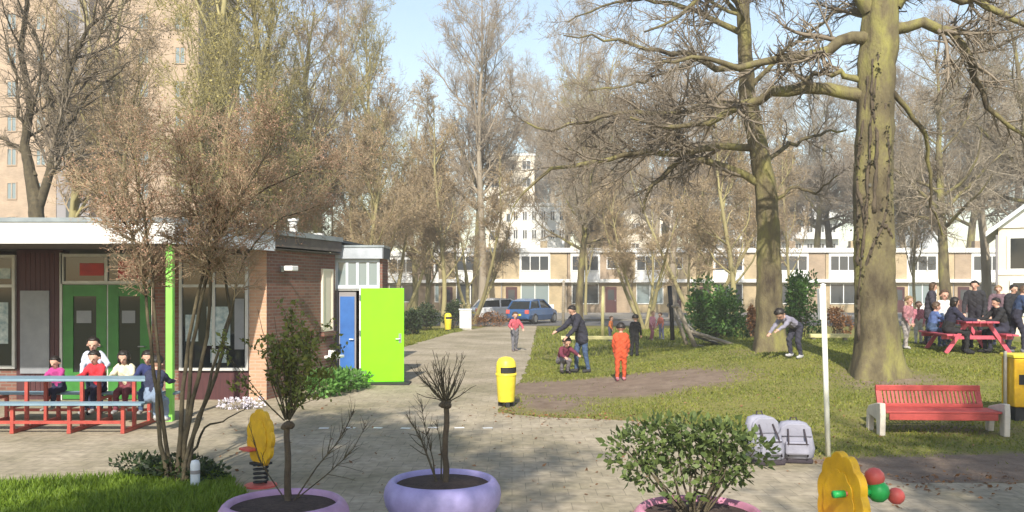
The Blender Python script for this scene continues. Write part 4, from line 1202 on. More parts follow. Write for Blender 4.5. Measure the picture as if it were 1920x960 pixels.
def apartment(px0, px1, d, ytop, floors, cols, wall, label, rz=0.0, balc=False, gable=False, dpt=10, frame='white', glass='glass_house', wfrac=0.55):
    x0 = (px0 - 960) * d / F; w_ = (px1 - px0) * d / F
    Hh = CH + (HY - ytop) * d / F
    root = empty('apartment_block', (x0, d, 0), rz)
    tag(root, label, 'building')
    if gable:
        he = Hh * 0.62
        MB().prism([(0, 0), (w_, 0), (w_, he), (w_ / 2, Hh), (0, he)], 0, dpt, 'y').build('wall', M[wall], root)
        rf = MB()
        rf.prism([(-.3, he - .3), (w_ / 2, Hh + .02), (w_ / 2, Hh + .3), (-.3, he)], -.3, dpt + .2, 'y'); rf.prism([(w_ + .3, he - .3), (w_ + .3, he), (w_ / 2 + .002, Hh + .3), (w_ / 2 + .002, Hh + .02)], -.3, dpt + .2, 'y')
        rf.build('roof', M['white_dirty_shaded'], root)
    else:
        Bx(0, w_, 0, dpt, 0, Hh).build('wall', M[wall], root)
        Bx(-.15, w_ + .15, -.15, dpt + .15, Hh + .001, Hh + .35).build('roof', M['white'] if wall != 'tan_brick' else M['roof_felt'], root)
    fh = (Hh - .6) / floors
    cw = w_ / cols
    wm = MB()
    ww = cw * wfrac; wh = fh * .52; fw = .08
    wm.box(0, fw, -.06, 0, 0, wh); wm.box(ww - fw, ww, -.06, 0, 0, wh); wm.box(fw, ww - fw, -.06, 0, 0, fw); wm.box(fw, ww - fw, -.06, 0, wh - fw, wh); wm.box(ww / 2 - fw / 2, ww / 2 + fw / 2, -.055, 0, fw, wh - fw)
    wm = wm.mesh('window', M[frame])
    pm = MB().box(fw, ww - fw, -.02, -.005, fw, wh - fw).mesh('pane', M[glass])
    bm_ = MB().box(0.1, cw * cols - .1, -1.2, -.003, 0, .16)
    bm_.box(.1, cw * cols - .1, -1.2, -1.14, .16, 1.0)
    bm_ = bm_.mesh('balcony', M['white'])
    for f in range(floors):
        z = .5 + f * fh
        if gable and z + wh > Hh * .62 - .2:
            cs = [c for c in range(cols) if (Hh - (z + wh)) / (Hh * .38) * .5 > abs((c + .5) / cols - .5) + .5 / cols * .7]
        else: cs = range(cols)
        for c in cs:
            wo = link('window', wm, root, (c * cw + (cw - ww) / 2, -.003, z + fh * .25))
            link('pane', pm, wo)
        if balc and f: link('balcony', bm_, root, (0, 0, z - .1))
    return root
apartment(168, 372, 66, -120, 11, 3, 'tan_brick', 'tall tan brick apartment block behind the left trees', wfrac=0.3, frame='tan_brick', glass='glass_lit')
apartment(-60, 105, 66, -120, 11, 3, 'tan_brick', 'tall tan brick apartment wing at the left edge', wfrac=0.35, frame='tan_brick', glass='glass_lit')
t_ = empty('shaded_flank', W(106, 640, 65.0)); t_.location.z = 0  # grey strip for the shaded side of the tan block, shade in its colour
Bx(0, 61 * 65 / F, 0, 8, 0, 29).build('wall', M['grey_panel'], t_)
Bx(-.1, 61 * 65 / F + .1, -.1, 8.1, 29.001, 29.3).build('roof', M['roof_felt'], t_)
for f in range(10): Bx(.7, 1.6, -.05, -.002, 1.5 + f * 2.75, 3.2 + f * 2.75).build('window', M['glass_house'], t_)
tag(t_, 'grey wall strip, shade put into its colour, between the two tan brick apartment wings', 'building')
apartment(912, 1002, 150, 292, 8, 3, 'cream', 'cream apartment tower above the row houses near the blue car')
apartment(958, 1062, 118, 386, 5, 6, 'white', 'white apartment block with a grid of windows above the blue car')
apartment(1486, 1572, 135, 372, 5, 4, 'white', 'white apartment block with rows of balconies between the two big trunks', balc=True)
apartment(1672, 1732, 150, 284, 8, 2, 'cream', 'cream apartment tower just right of the biggest trunk')
apartment(1655, 1765, 95, 392, 3, 3, 'white_dirty_shaded', 'pale gabled house rising over the row houses right of the biggest trunk', gable=True, wfrac=.35)
apartment(1375, 1425, 110, 395, 4, 2, 'white', 'narrow pale block left of the leaning mossy trunk', wfrac=.4)
apartment(1150, 1260, 140, 372, 5, 4, 'cream', 'cream block over the middle row houses behind twigs')

# the white gabled house cut by the right edge
def gable_house():
    d = 40.0
    x0 = (1872 - 960) * d / F
    root = empty('gabled_house', (x0, d, 0), -math.atan2(x0, d))
    tag(root, 'white gabled house with dark windows cut by the right edge', 'house')
    w_ = 6.0; he = CH + (HY - 428) * d / F; Hh = he + 2.3
    MB().prism([(0, 0), (w_, 0), (w_, he), (w_ / 2, Hh), (0, he)], 0, 8, 'y').build('wall', M['cream'], root)
    gb = MB().prism([(-.1, he + .002), (w_ + .1, he + .002), (w_ / 2, Hh + .08)], -.07, -.002, 'y').build('gable', M['white'], root)
    rf = MB()
    rf.prism([(-.5, he - .38), (w_ / 2, Hh + .12), (w_ / 2, Hh + .32), (-.5, he - .16)], -.35, 8.3, 'y'); rf.prism([(w_ + .5, he - .38), (w_ + .5, he - .16), (w_ / 2 + .002, Hh + .32), (w_ / 2 + .002, Hh + .12)], -.35, 8.3, 'y')
    rf.build('roof', M['white_dirty_shaded'], root)
    window_thing(root, 0.35, 2.4, he - 1.95, he - .35, -.003, M['white'], M['glass'], 2, .12)
    window_thing(root, 0.45, 2.4, 0.9, 2.5, -.003, M['white'], M['glass'], 2, .12)
    Bx(-.02, w_, -.05, -.003, 2.75, 2.95).build('band', M['white'], root)
    MB().tube([(-.06, -.06, 0), (-.06, -.06, he - .3)], .06, 7).build('drainpipe', M['grey_panel'], root)
gable_house()

# ------------------------------------------------------------------ cars
def car(loc, rz, paint, label):
    root = empty('parked_car', loc, rz)
    tag(root, label, 'car', 'cars parked at the end of the path')
    # body: cross sections along x (length 4.1), front at +x
    st = [(-2.02, .62, .42, .74), (-1.95, .78, .30, .88), (-1.2, .84, .22, .93), (0, .85, .20, .94), (1.1, .84, .22, .92), (1.75, .78, .26, .80), (2.02, .62, .36, .66)]
    vs = []; fs = []
    for (x, hw, z0, z1) in st:
        zc = (z0 + z1) / 2
        vs += [(x, -hw * .9, z0), (x, -hw, zc - .05), (x, -hw * .97, z1 - .06), (x, -hw * .86, z1), (x, hw * .86, z1), (x, hw * .97, z1 - .06), (x, hw, zc - .05), (x, hw * .9, z0)]
    for i in range(len(st) - 1):
        for k in range(8):
            k2 = (k + 1) % 8
            fs.append((i * 8 + k, (i + 1) * 8 + k, (i + 1) * 8 + k2, i * 8 + k2))
    fs.append(tuple(range(8))); fs.append(tuple((len(st) - 1) * 8 + k for k in range(7, -1, -1)))
    b = MB().add(vs, fs).build('body', paint, root, smooth=False, bevel=0.04)
    # cabin
    cb = [(-1.85, .70, .88), (-1.45, .62, 1.36), (-0.6, .60, 1.47), (0.25, .60, 1.43), (1.05, .70, .93)]
    rf = MB()
    vs = []
    for (x, hw, z) in cb: vs += [(x, -hw, z), (x, hw, z)]
    rf.add([(-1.45, -.60, 1.36), (-1.45, .60, 1.36), (-.6, .60, 1.48), (-.6, -.60, 1.48), (.25, .6, 1.44), (.25, -.6, 1.44),
            (-1.45, -.60, 1.31), (-1.45, .60, 1.31), (.28, .6, 1.39), (.28, -.6, 1.39)],
           [(0, 3, 2, 1), (3, 5, 4, 2), (0, 1, 7, 6), (5, 9, 8, 4), (0, 6, 9, 5, 3), (1, 2, 4, 8, 7)])
    for sgn in (-1, 1):
        rf.bar((-1.82, sgn * .72, .9), (-1.45, sgn * .6, 1.36), .07, .07); rf.bar((1.08, sgn * .72, .9), (.25, sgn * .6, 1.42), .06, .06); rf.bar((-.45, sgn * .745, .92), (-.45, sgn * .605, 1.44), .09, .04)
    rf.build('roof', paint, root)
    gl = MB()
    gl.add([(-1.80, -.68, .9), (-1.80, .68, .9), (-1.45, .58, 1.33), (-1.45, -.58, 1.33), (1.04, -.68, .92), (1.04, .68, .92), (.26, .58, 1.40), (.26, -.58, 1.40), (-.6, -.58, 1.44), (-.6, .58, 1.44)],
           [(0, 3, 2, 1), (4, 5, 6, 7), (0, 4, 7, 8, 3), (1, 2, 9, 6, 5), (3, 8, 9, 2), (8, 7, 6, 9)])
    gl.build('windows', M['glass'], root)
    wm = MB().lathe([(.0, -.1), (.22, -.1), (.30, -.09), (.32, -.05), (.32, .05), (.30, .09), (.22, .1), (0, .1)], 20).mesh('wheel', M['dark'], True)
    hm = MB().lathe([(0, .105), (.2, .105), (.2, .1)], 12).mesh('rim', M['steel'])
    for (x, s_) in ((-1.3, -1), (-1.3, 1), (1.3, -1), (1.3, 1)):
        wo = link('wheel', wm, root, (x, s_ * .76, .32), (R(90) * -s_, 0, 0))
        link('rim', hm, wo)
    for s_ in (-1, 1):
        Bx(-2.03, -1.93, s_ * .62 - .12, s_ * .62 + .12, .62, .84).build('tail_light', M['redplastic'], root)
        Bx(1.93, 2.0, s_ * .55 - .13, s_ * .55 + .13, .55, .68).build('headlight', M['white'], root)
    Bx(-2.06, -2.03, -.26, .26, .50, .61).build('number_plate', M['yellow'], root)
    return root
M['carblue'] = mat('blue_car_paint', (0.035, 0.10, 0.24), (0.03, 0.085, 0.21), 2, 0.25, coat=0.6)
M['carwhite'] = mat('white_car_paint', (0.72, 0.72, 0.72), (0.66, 0.66, 0.66), 2, 0.3, coat=0.6)
car((1.25, 53.4, 0.02), R(62), M['carblue'], 'dark blue parked car at the end of the path')
car((-0.55, 56.6, 0.02), R(20), M['carwhite'], 'white parked car half hidden behind the blue car')

# ------------------------------------------------------------------ playground furniture
def slat_bench():
    x, y, z = GX(1754, 13.3)
    root = empty('park_bench', (x, y, z - 0.01), R(-3))
    root.scale = (.84, .90, .86)
    tag(root, 'red slatted bench with pale concrete ends in front of the biggest tree', 'bench')
    Wd = 1.86
    top = Bx(-Wd / 2, Wd / 2, 0.30, 0.36, .70, .80).build('top_rail', M['red'], root, bevel=.012)
    Bx(-Wd / 2, Wd / 2, 0.20, 0.26, .42, .49).build('bottom_rail', M['red'], root, bevel=.01)
    n = 25
    sl = MB().bar((0, .228, .488), (0, .328, .702), .042, .022).mesh('back_slat', M['red'])
    for i in range(n):
        link('back_slat', sl, root, (-Wd / 2 + .08 + i * (Wd - .16) / (n - 1), random.uniform(-.002, .002), 0))
    for s_ in (-1, 1):
        MB().bar((s_ * (Wd / 2 - .03), .215, .38), (s_ * (Wd / 2 - .03), .345, .74), .058, .05).build('back_post', M['red'], root)
    for i in range(4):
        Bx(-Wd / 2 - .06, Wd / 2 + .06, -.33 + i * .132, -.33 + i * .132 + .118, .385 + .006 * (i == 3), .425).build('seat_plank', M['red'], root, bevel=.008)
    Bx(-Wd / 2, Wd / 2, -.325, -.285, .27, .382).build('front_apron', M['red'], root, bevel=.008)
    for s_ in (-1, 1):
        x0 = s_ * (Wd / 2 + .13)
        prof = [(-.36, 0), (-.20, 0), (-.18, .26), (.14, .30), (.18, 0), (.30, 0), (.28, .36), (.18, .46), (.02, .50), (-.20, .55), (-.36, .56), (-.38, .36)]
        MB().prism(prof, x0 - .05, x0 + .05, 'x').build('side_support', M['concrete_light'], root, bevel=.015)
slat_bench()

def litter_bin(loc, label, h=.9, r=.185, group=None):
    root = empty('litter_bin', loc, R(12))
    tag(root, label, 'litter bin', group)
    b = MB().lathe([(0, .08), (r * .80, .08), (r * .84, .10), (r, .62 * h), (r * 1.02, .64 * h)], 24)
    b.build('body', M['yellow'], root, True)
    MB().lathe([(r * 1.06, .635 * h), (r * 1.06, .675 * h), (r * .9, .675 * h)], 24).build('rim', M['yellow'], root, True)
    # hood with an open mouth
    hd = MB()
    n = 24
    vs = []; fs = []
    for j, (rr, z) in enumerate(((1.0, .67), (1.0, .80), (.93, .90), (.72, .97), (.4, 1.0), (.05, 1.01))):
        for k in range(n):
            a = 2 * math.pi * k / n; vs.append((r * rr * math.cos(a), r * rr * math.sin(a), h * z))
    for j in range(5):
        for k in range(n):
            a = (k + .5) / n * 360
            if j == 0 and 225 < a < 345: continue
            k2 = (k + 1) % n; fs.append((j * n + k, j * n + k2, (j + 1) * n + k2, (j + 1) * n + k))
    hd.add(vs, fs).build('hood', M['yellow'], root, True)
    MB().lathe([(0, .6 * h), (r * .93, .6 * h), (r * .93, .79 * h), (0, .79 * h)], 20).build('liner', M['dark'], root)
    for a in (30, 150, 270):
        MB().box(-.035, .035, -.035, .035, 0, .085).build('foot', M['dark'], root, loc=(r * .62 * math.cos(R(a)), r * .62 * math.sin(R(a)), 0))
x, y, z = GX(949, 16.3)
litter_bin((x, y, 0.012), 'bright yellow litter bin at the lawn corner beside the path')
x, y, z = GX(840, 44.0)
litter_bin((x, y, 0.0), 'small far yellow litter bin on the grass strip behind the path')
# white box beside the far bin
x, y, z = GX(873, 45.5)
wb = empty('utility_box', (x, y, 0)); tag(wb, 'white utility box beside the far yellow bin', 'utility box')
Bx(-.30, .30, -.2, .2, .08, 1.02).build('cabinet', M['white'], wb, bevel=.02)
Bx(-.34, .34, -.24, .24, 1.021, 1.08).build('lid', M['white_dirty_shaded'], wb, bevel=.01)
Bx(-.32, .32, -.22, .22, 0, .079).build('plinth', M['concrete'], wb)
Bx(.2, .24, -.225, -.2, .5, .62).build('handle', M['steel'], wb)

# yellow box at the right edge
def yellow_box():
    x, y, z = GX(1922, 14.3)
    root = empty('bin_cabinet', (x, y, z), R(-4))
    tag(root, 'yellow box bin cut by the right edge beside the red bench', 'litter bin')
    Bx(-.27, .27, -.22, .22, .22, 1.0).build('body', M['yelloworange'], root, bevel=.02)
    Bx(-.29, .29, -.24, .24, 1.001, 1.06).build('lid', M['yellow'], root, bevel=.015)
    Bx(-.20, -.06, -.227, -.219, .58, .74).build('lock_plate', M['dark'], root)
    Bx(-.24, .24, -.19, .19, 0, .219).build('plinth', M['dark'], root)
    for s_ in (-1, 1): MB().box(s_ * .31 - .02, s_ * .31 + .02, -.02, .02, 0, 1.1).build('post', M['steel'], root)
yellow_box()

def pole():
    x, y, z = GX(1553, 11.5)
    root = empty('white_pole', (x, y, 0)); root.rotation_euler = (0, R(-1.8), 0)
    tag(root, 'thin white pole with a narrow white plate at its top', 'pole')
    MB().tube([(0, 0, -.05), (0, 0, 2.22)], .034, 14).build('shaft', M['whitepole'], root, True)
    Bx(-.062, -.036, -.05, .05, 1.78, 2.18).build('plate', M['white'], root, bevel=.004)
    MB().lathe([(.038, 2.22), (.038, 2.235), (0, 2.25)], 14).build('cap', M['whitepole'], root, True)
pole()

# white marker post by the shrub
x, y, z = GX(366, 9.7)
mpx = empty('marker_post', (x, y, 0)); tag(mpx, 'short white marker post at the foot of the budding shrub', 'post')
MB().lathe([(.05, 0), (.052, .26), (.04, .30), (0, .31)], 14).build('shaft', M['white_dirty_shaded'], mpx, True)
MB().lathe([(.0535, .16), (.0535, .2)], 14).build('band', M['grey_panel'], mpx, True)

# picnic tables
def school_table():
    root = empty('picnic_table', (-7.0, 13.9, .012))
    tag(root, 'long picnic table with blue grey planks and red steel frame before the school', 'table')
    L_ = 1.52
    for i in range(3):
        Bx(-L_, L_, -.28 + i * .172, -.28 + i * .172 + .16, .735, .775).build('table_plank', M['bluegrey'], root, bevel=.006)
    for y0 in (-.80, .54):
        for i in range(2): Bx(-L_, L_, y0 + i * .135, y0 + i * .135 + .125, .43, .465).build('seat_plank', M['bluegrey'], root, bevel=.006)
    for k, x in enumerate((-1.3, -.45, .4, 1.2)):
        f = MB()
        f.bar((x, -.70, .03), (x, .70, .03), .06, .05)
        for s_ in (-1, 1):
            f.bar((x, s_ * .67, .055), (x, s_ * .67, .428), .05, .05); f.bar((x, s_ * .28, .055), (x, s_ * .28, .733), .05, .05)
            f.bar((x, s_ * .64, .40), (x, s_ * .30, .40), .045, .045)
        f.build('frame', M['redsteel'], root)
    for s_ in (-1, 1):
        MB().bar((-1.27, s_ * .67, .17), (1.17, s_ * .67, .17), .045, .045).build('foot_rail', M['redsteel'], root)
school_table()

def red_table():
    x, y, z = GX(1812, 21.6)
    root = empty('picnic_table', (x, y, z), R(84))
    tag(root, 'red painted picnic table with splayed legs on the mound at right', 'table')
    L_ = .95
    for i in range(5): Bx(-L_, L_, -.37 + i * .15, -.37 + i * .15 + .14, .72, .76).build('table_plank', M['pinkred'], root, bevel=.006)
    for y0 in (-.80, .52):
        for i in range(2): Bx(-L_, L_, y0 + i * .145, y0 + i * .145 + .135, .42, .46).build('seat_plank', M['pinkred'], root, bevel=.006)
    for x in (-.66, .66):
        for s_ in (-1, 1): MB().bar((x, s_ * .72, 0), (x, s_ * .24, .718), .09, .05, (1, 0, 0)).build('leg', M['pinkred'], root)
        Bx(x + .03, x + .08, -.80, .80, .33, .418).build('seat_bearer', M['pinkred'], root)
        Bx(x + .03, x + .08, -.36, .36, .63, .718).build('top_bearer', M['pinkred'], root)
red_table()

# ------------------------------------------------------------------ planters
def planter(loc, glaze, label):
    root = empty('planter', loc)
    tag(root, label, 'planter', 'round glazed planters along the front')
    pr = [(a_, b_ * .9) for (a_, b_) in [(.30, .0), (.36, .02), (.455, .14), (.515, .26), (.53, .35), (.52, .42), (.49, .475), (.465, .50), (.445, .505), (.43, .49), (.42, .44)]]
    MB().lathe(pr, 56, cap0=True).build('bowl', M[glaze], root, True)
    MB().lathe([(.43, .405), (.3, .415), (.15, .428), (0.0, .425)], 28, wob=.02).build('soil', M['soil'], root, True)
    return root
PL = W(532, 930, 7.2)
P1 = (PL[0], 7.2, .012); P2 = ((830 - 960) * 8.03 / F, 8.03, .012); P3 = ((1310 - 960) * 6.95 / F, 6.95, .012)
planter(P1, 'mauve', 'mauve round planter holding a leafy pollard')
planter(P2, 'lilac', 'lilac blue round planter holding a bare pollard')
planter(P3, 'pink', 'pink round planter holding the dense shrub')

def pollard(loc, stem_h, seed, label, leaves=0, shoot=(.35, .6), nsh=26, extra=(), emin=20):
    rng = np.random.default_rng(seed)
    root = empty('pollard_tree', (loc[0], loc[1], loc[2] + .415))
    tag(root, label, 'small tree')
    zs = np.linspace(-.04, stem_h, 9)
    st = np.stack([np.c_[rng.normal(0, .006, 9), rng.normal(0, .006, 9), zs]])
    link('trunk', np_mesh('trunk', *tubes(st, np.full((1, 9), .027) * np.linspace(1.15, .9, 9)[None], 9), M['bark_dark'], smooth=True), root)
    # knobbly head
    kb = MB()
    for i in range(16):
        u = unit(rng.normal(0, 1, 3)) * np.array([1.15, 1, .8]); q_ = rng.uniform(.028, .062)
        c_ = np.array([0, 0, stem_h + .01])
        kb.tube([tuple(c_), tuple(c_ + u * q_ * .7), tuple(c_ + u * q_ * 1.1)], [.035, rng.uniform(.02, .034), .010], 7)
    kb.build('knob', M['bark_dark'], root, True)
    a = rng.uniform(0, 2 * np.pi, nsh); e = np.radians(rng.uniform(emin, 86, nsh))
    D = np.stack([np.cos(a) * np.cos(e), np.sin(a) * np.cos(e), np.sin(e)], 1)
    p, q = grow(rng, np.array([[0, 0, stem_h + .02]]) + D * .04, D, rng.uniform(shoot[0], shoot[1], nsh), np.full(nsh, .006), 6, .09, .05, .3)
    P, D2, L, r = spawn(rng, p, q, nsh * 4, .15, .95, 20, 50, (.25, .5), (.5, .8), .0025)
    p2, q2 = grow(rng, P, D2, L, r, 4, .12, .05, .4)
    parts = [tubes(p, q, 4), tubes(p2, q2, 3)]
    if len(extra):
        ex = np.stack([resample(np.array(e_), 9) for e_ in extra])
        parts.append(tubes(ex[:, :, :3], ex[:, :, 3], 5))
        P, D2, L, r = spawn(rng, ex[:, :, :3], ex[:, :, 3], 60, .35, 1.0, 20, 55, (.2, .4), (.5, .8), .0025)
        p3, q3 = grow(rng, P, D2, L, r, 4, .12, .08, .4); parts.append(tubes(p3, q3, 3))
    sh = link('shoots', np_mesh('shoots', *join(parts), M['bark_shrub']), root)
    if leaves:
        i = rng.integers(0, len(p2), leaves); k = rng.integers(0, 5, leaves)
        link('foliage', np_mesh('foliage', *leafquads(rng, p2[i, k] + rng.normal(0, .015, (leaves, 3)), .045, .55, fold=.1), M['yleaf']), root)
pollard((P1[0], P1[1] + .12, P1[2]), .62, 71, 'pollarded small tree with yellow green young leaves in the mauve planter', 2600, (.55, 1.0), 24,
        extra=[[(.05, .0, 0, .007), (.25, .0, .3, .006), (.42, .05, .5, .005), (.55, .0, .75, .003)], [(.05, .1, 0, .006), (.3, .1, .2, .005), (.5, .15, .38, .004), (.62, .15, .6, .002)], [(-.05, .1, 0, .006), (-.25, .1, .3, .005), (-.34, .1, .6, .002)]], emin=45)
pollard((P2[0] + .03, P2[1], P2[2]), .70, 72, 'bare pollarded small tree with a knobbly head in the lilac planter', 0, (.25, .48), 34,
        extra=[[(-.08, .0, 0, .012), (-.16, .0, .22, .010), (-.24, .02, .42, .007), (-.36, .0, .62, .003)], [(-.1, .04, 0, .008), (-.12, .04, .2, .006), (-.2, .06, .5, .004), (-.24, .1, .75, .002)], [(-.05, .08, 0, .008), (-.05, .1, .3, .005), (-.1, .14, .55, .002)]])

def pot_shrub():
    rng = np.random.default_rng(81)
    lum = [(-.48, 0, .50, .24, .22, .18), (-.28, .05, .60, .24, .24, .15), (-.02, 0, .62, .24, .24, .15), (.22, 0, .60, .24, .24, .15), (.42, 0, .48, .22, .22, .17), (-.36, .05, .32, .20, .2, .12), (.18, -.05, .38, .24, .2, .16), (-.10, -.12, .22, .18, .15, .10), (.32, .1, .28, .16, .18, .1), (0, .12, .45, .3, .2, .18)]
    b = bush('leafy_shrub', (P3[0] - .04, P3[1], P3[2] + .415), lum, 2300, .064, M['potleaf'], 'dense dark green shrub growing in the pink planter', 82, stems=7, aspect=.6, sr=.012, cat='shrub', branch_m=M['bark_shrub'])
pot_shrub()

# ------------------------------------------------------------------ spring riders
def rider(loc, rz, label, sc=1.0, grips=True):
    root = empty('spring_rider', loc, rz)
    root.scale = (sc, sc, sc)
    tag(root, label, 'spring rider', 'yellow spring riders')
    # coil
    pts = [(.085 * math.cos(a), .085 * math.sin(a), .03 + .24 * a / (2 * math.pi * 4.5)) for a in np.linspace(0, 2 * math.pi * 4.5, 70)]
    MB().tube(pts, .014, 6).build('spring', M['dark'], root, True)
    MB().lathe([(.2, 0), (.2, .02), (0, .02)], 20).build('base_plate', M['redplastic'], root)
    # one thick scalloped panel in the y-z plane, seat and bars through it
    out = []
    for k in range(110):
        a = 2 * math.pi * k / 110
        rr = 1 + .085 * abs(math.sin(a * 5.5))
        out.append((.25 * rr * math.cos(a), .60 + .335 * rr * math.sin(a)))
    p = MB().prism(out, -.03, .03, 'x').build('panel', M['yelloworange'], root, bevel=.008)
    inn = [(c[0] * .66, .60 + (c[1] - .60) * .66) for c in out]
    for s_ in (-1, 1): MB().prism(inn, s_ * .036 - .005, s_ * .036 + .005, 'x').build('inlay', M['yelloworange'], p, bevel=.003)
    Bx(-.16, .16, .02, .24, .44, .475).build('seat', M['redplastic'], root, bevel=.01)
    Bx(-.10, .10, -.10, .10, .272, .30).build('bearer', M['dark'], root)
    if not grips: return root
    MB().tube([(-.14, -.10, .69), (.14, -.10, .69)], .017, 10).build('handle_bar', M['redplastic'], root, True)
    for s_ in (-1, 1):
        MB().tube([(s_ * .06, -.10, .69), (s_ * .145, -.10, .69)], .026, 10).build('grip', M['greenplastic'], root, True)
        MB().tube([(s_ * .03, -.06, .36), (s_ * .12, -.06, .36)], .022, 8).build('footrest', M['redplastic'], root, True)
    return root
x, y, z = GX(489, 9.75)
rider((x, y, .012), R(50), 'golden spring rider seen beyond the mauve planter', .88, False)
x, y, z = GX(1580, 6.45)
rd = rider((x, y, .012), R(15), 'golden scalloped spring rider in the near right corner', 1.03)
for (p_, r_, m_) in (((.215, -.10, .69), .078, 'greenplastic'), ((.20, -.08, .785), .07, 'redplastic'), ((.33, -.14, .66), .06, 'redplastic')):
    MB().lathe([(0, -r_), (r_ * .5, -r_ * .87), (r_ * .87, -r_ * .5), (r_, 0), (r_ * .87, r_ * .5), (r_ * .5, r_ * .87), (0, r_)], 18, p_).build('ball', M[m_], rd, True)

# ------------------------------------------------------------------ grey backpacks on the paving edge
def backpack(px, d, rz, lean, label):
    x, y, z = GX(px, d)
    root = empty('backpack', (x, y, max(z, .012)), rz)
    tag(root, label, 'bag', 'grey bags on the ground')
    if px > 1460: root.scale = (1.06, 1.1, .84)
    n = 16; vs = []; fs = []
    rows = [(.0, .17, .11), (.03, .2, .14), (.16, .215, .155), (.32, .21, .14), (.45, .19, .11), (.53, .14, .07), (.555, .06, .03)]
    for j, (z_, a_, b_) in enumerate(rows):
        for k in range(n):
            t = 2 * math.pi * k / n
            cx_ = math.copysign(abs(math.cos(t)) ** .6, math.cos(t)); sx_ = math.copysign(abs(math.sin(t)) ** .6, math.sin(t))
            vs.append((a_ * cx_ + lean * z_ + .008 * math.sin(5 * t + j * 2), b_ * sx_ + .01 * math.sin(j * 2.2 + 3 * t), z_ + .06))
    for j in range(len(rows) - 1):
        for k in range(n):
            k2 = (k + 1) % n; fs.append((j * n + k, j * n + k2, (j + 1) * n + k2, (j + 1) * n + k))
    fs.append(tuple(range(n - 1, -1, -1))); fs.append(tuple((len(rows) - 1) * n + k for k in range(n)))
    MB().add(vs, fs).build('body', M['greyfab'], root, True)
    Bx(-.18, .18, -.12, .12, 0, .075).build('base', M['darkfab'], root, bevel=.02)
    pk = Bx(-.14 + lean * .2, .14 + lean * .2, -.20, -.12, .14, .34).build('pocket', M['greyfab'], root, bevel=.03)
    Bx(-.12 + lean * .2, .12 + lean * .2, -.206, -.201, .30, .315).build('zip', M['darkfab'], pk)
    fl_ = MB().prism([(-.19, .40), (.19, .40), (.17, .54), (.10, .60), (-.10, .60), (-.17, .54)], -.165, -.12, 'y')
    fl_.build('flap', M['greyfab'], root, loc=(lean * .46, .02, 0), bevel=.02)
    for s_ in (-1, 1): MB().tube([(s_ * .09 + lean * .5, -.15, .52), (s_ * .10 + lean * .3, -.195, .36), (s_ * .11 + lean * .1, -.18, .12)], .011, 6).build('strap', M['darkfab'], root, True)
    MB().tube([(lean * .5 - .05, 0, .58), (lean * .55 - .03, 0, .66), (lean * .55 + .03, 0, .66), (lean * .5 + .05, 0, .58)], .01, 6).build('handle', M['darkfab'], root, True)
backpack(1440, 10.95, R(12), -.22, 'grey bag leaning left beside the pink planter shrub')
backpack(1492, 11.1, R(-8), -.05, 'grey bag standing upright left of the white pole')

# ------------------------------------------------------------------ timber play things
def climbing_frame():
    x, y, z = GX(1300, 25.5)
    root = empty('climbing_frame', (x, y, z))
    tag(root, 'leaning timber climbing frame with a net and dark ramp before the evergreen bush', 'play equipment')
    k = 25.5 / F
    def Q(px, py, dy=0): return ((px - 1300) * k, dy, CH - (py - HY) * k - z)
    MB().tube([Q(1268, 570), Q(1288, 615), Q(1312, 668)], .07, 9).build('leaning_post', M['timber'], root, True)
    MB().tube([Q(1268, 570, 1.2), Q(1290, 615, 1.2), Q(1306, 660, 1.2)], .06, 9).build('leaning_post', M['timber'], root, True)
    MB().tube([Q(1262, 536, .6), Q(1266, 588, .6), Q(1268, 640, .6)], .065, 9).build('post', M['dark'], root, True)
    MB().tube([Q(1268, 575, -.1), Q(1268, 575, 1.3)], .05, 8).build('crossbar', M['timber'], root, True)
    for dy in (-.1, .8):
        MB().tube([Q(1298, 622, dy), Q(1355, 640, dy), Q(1412, 660, dy)], .05, 8).build('ramp_rail', M['timber'], root, True)
    a, b, c, d_ = Q(1300, 628, -.06), Q(1412, 664, -.06), Q(1412, 664, .76), Q(1300, 628, .76)
    MB().add([a, b, c, d_, *[(p[0], p[1], p[2] - .05) for p in (a, b, c, d_)]], [(0, 1, 2, 3), (7, 6, 5, 4), (0, 4, 5, 1), (1, 5, 6, 2), (2, 6, 7, 3), (3, 7, 4, 0)]).build('ramp', M['dark'], root)
    for t in np.linspace(.1, .9, 6):
        p = Vector(a).lerp(Vector(b), t); q = Vector(d_).lerp(Vector(c), t)
        MB().tube([p + Vector((0, 0, .03)), q + Vector((0, 0, .03))], .02, 6).build('rung', M['timber'], root)
    for i in range(4):
        p = Vector(Q(1271 + i * 10, 580 + i * 22)); q = Vector(Q(1308 + i * 24, 627 + i * 8, .2))
        MB().tube([p, (p + q) / 2 - Vector((0, 0, .05)), q], .012, 5).build('rope', M['concrete'], root)
climbing_frame()

def beam(px0, px1, py, d, label, h=.12):
    x0 = (px0 - 960) * d / F; x1 = (px1 - 960) * d / F
    z0 = CH - (py - HY) * d / F
    zg = min(float(gz(x0, d)), float(gz(x1, d)))
    root = empty('balance_beam', (x0, d, zg)); tag(root, label, 'play equipment')
    zt_ = max(z0 - zg, h + .1)
    Bx(0, x1 - x0, -.08, .08, zt_ - h, zt_).build('plank', M['paleyellow'], root, bevel=.015)
    n = max(2, int((x1 - x0) / 1.2) + 1)
    for i in range(n):
        xx = .12 + (x1 - x0 - .24) * i / (n - 1)
        Bx(xx - .05, xx + .05, -.05, .05, -.05, zt_ - h).build('leg', M['timber'], root)
beam(1052, 1172, 630, 30.0, 'long pale yellow beam behind the adult in dark jacket')
beam(1518, 1592, 633, 27.0, 'short pale yellow beam behind the white pole')
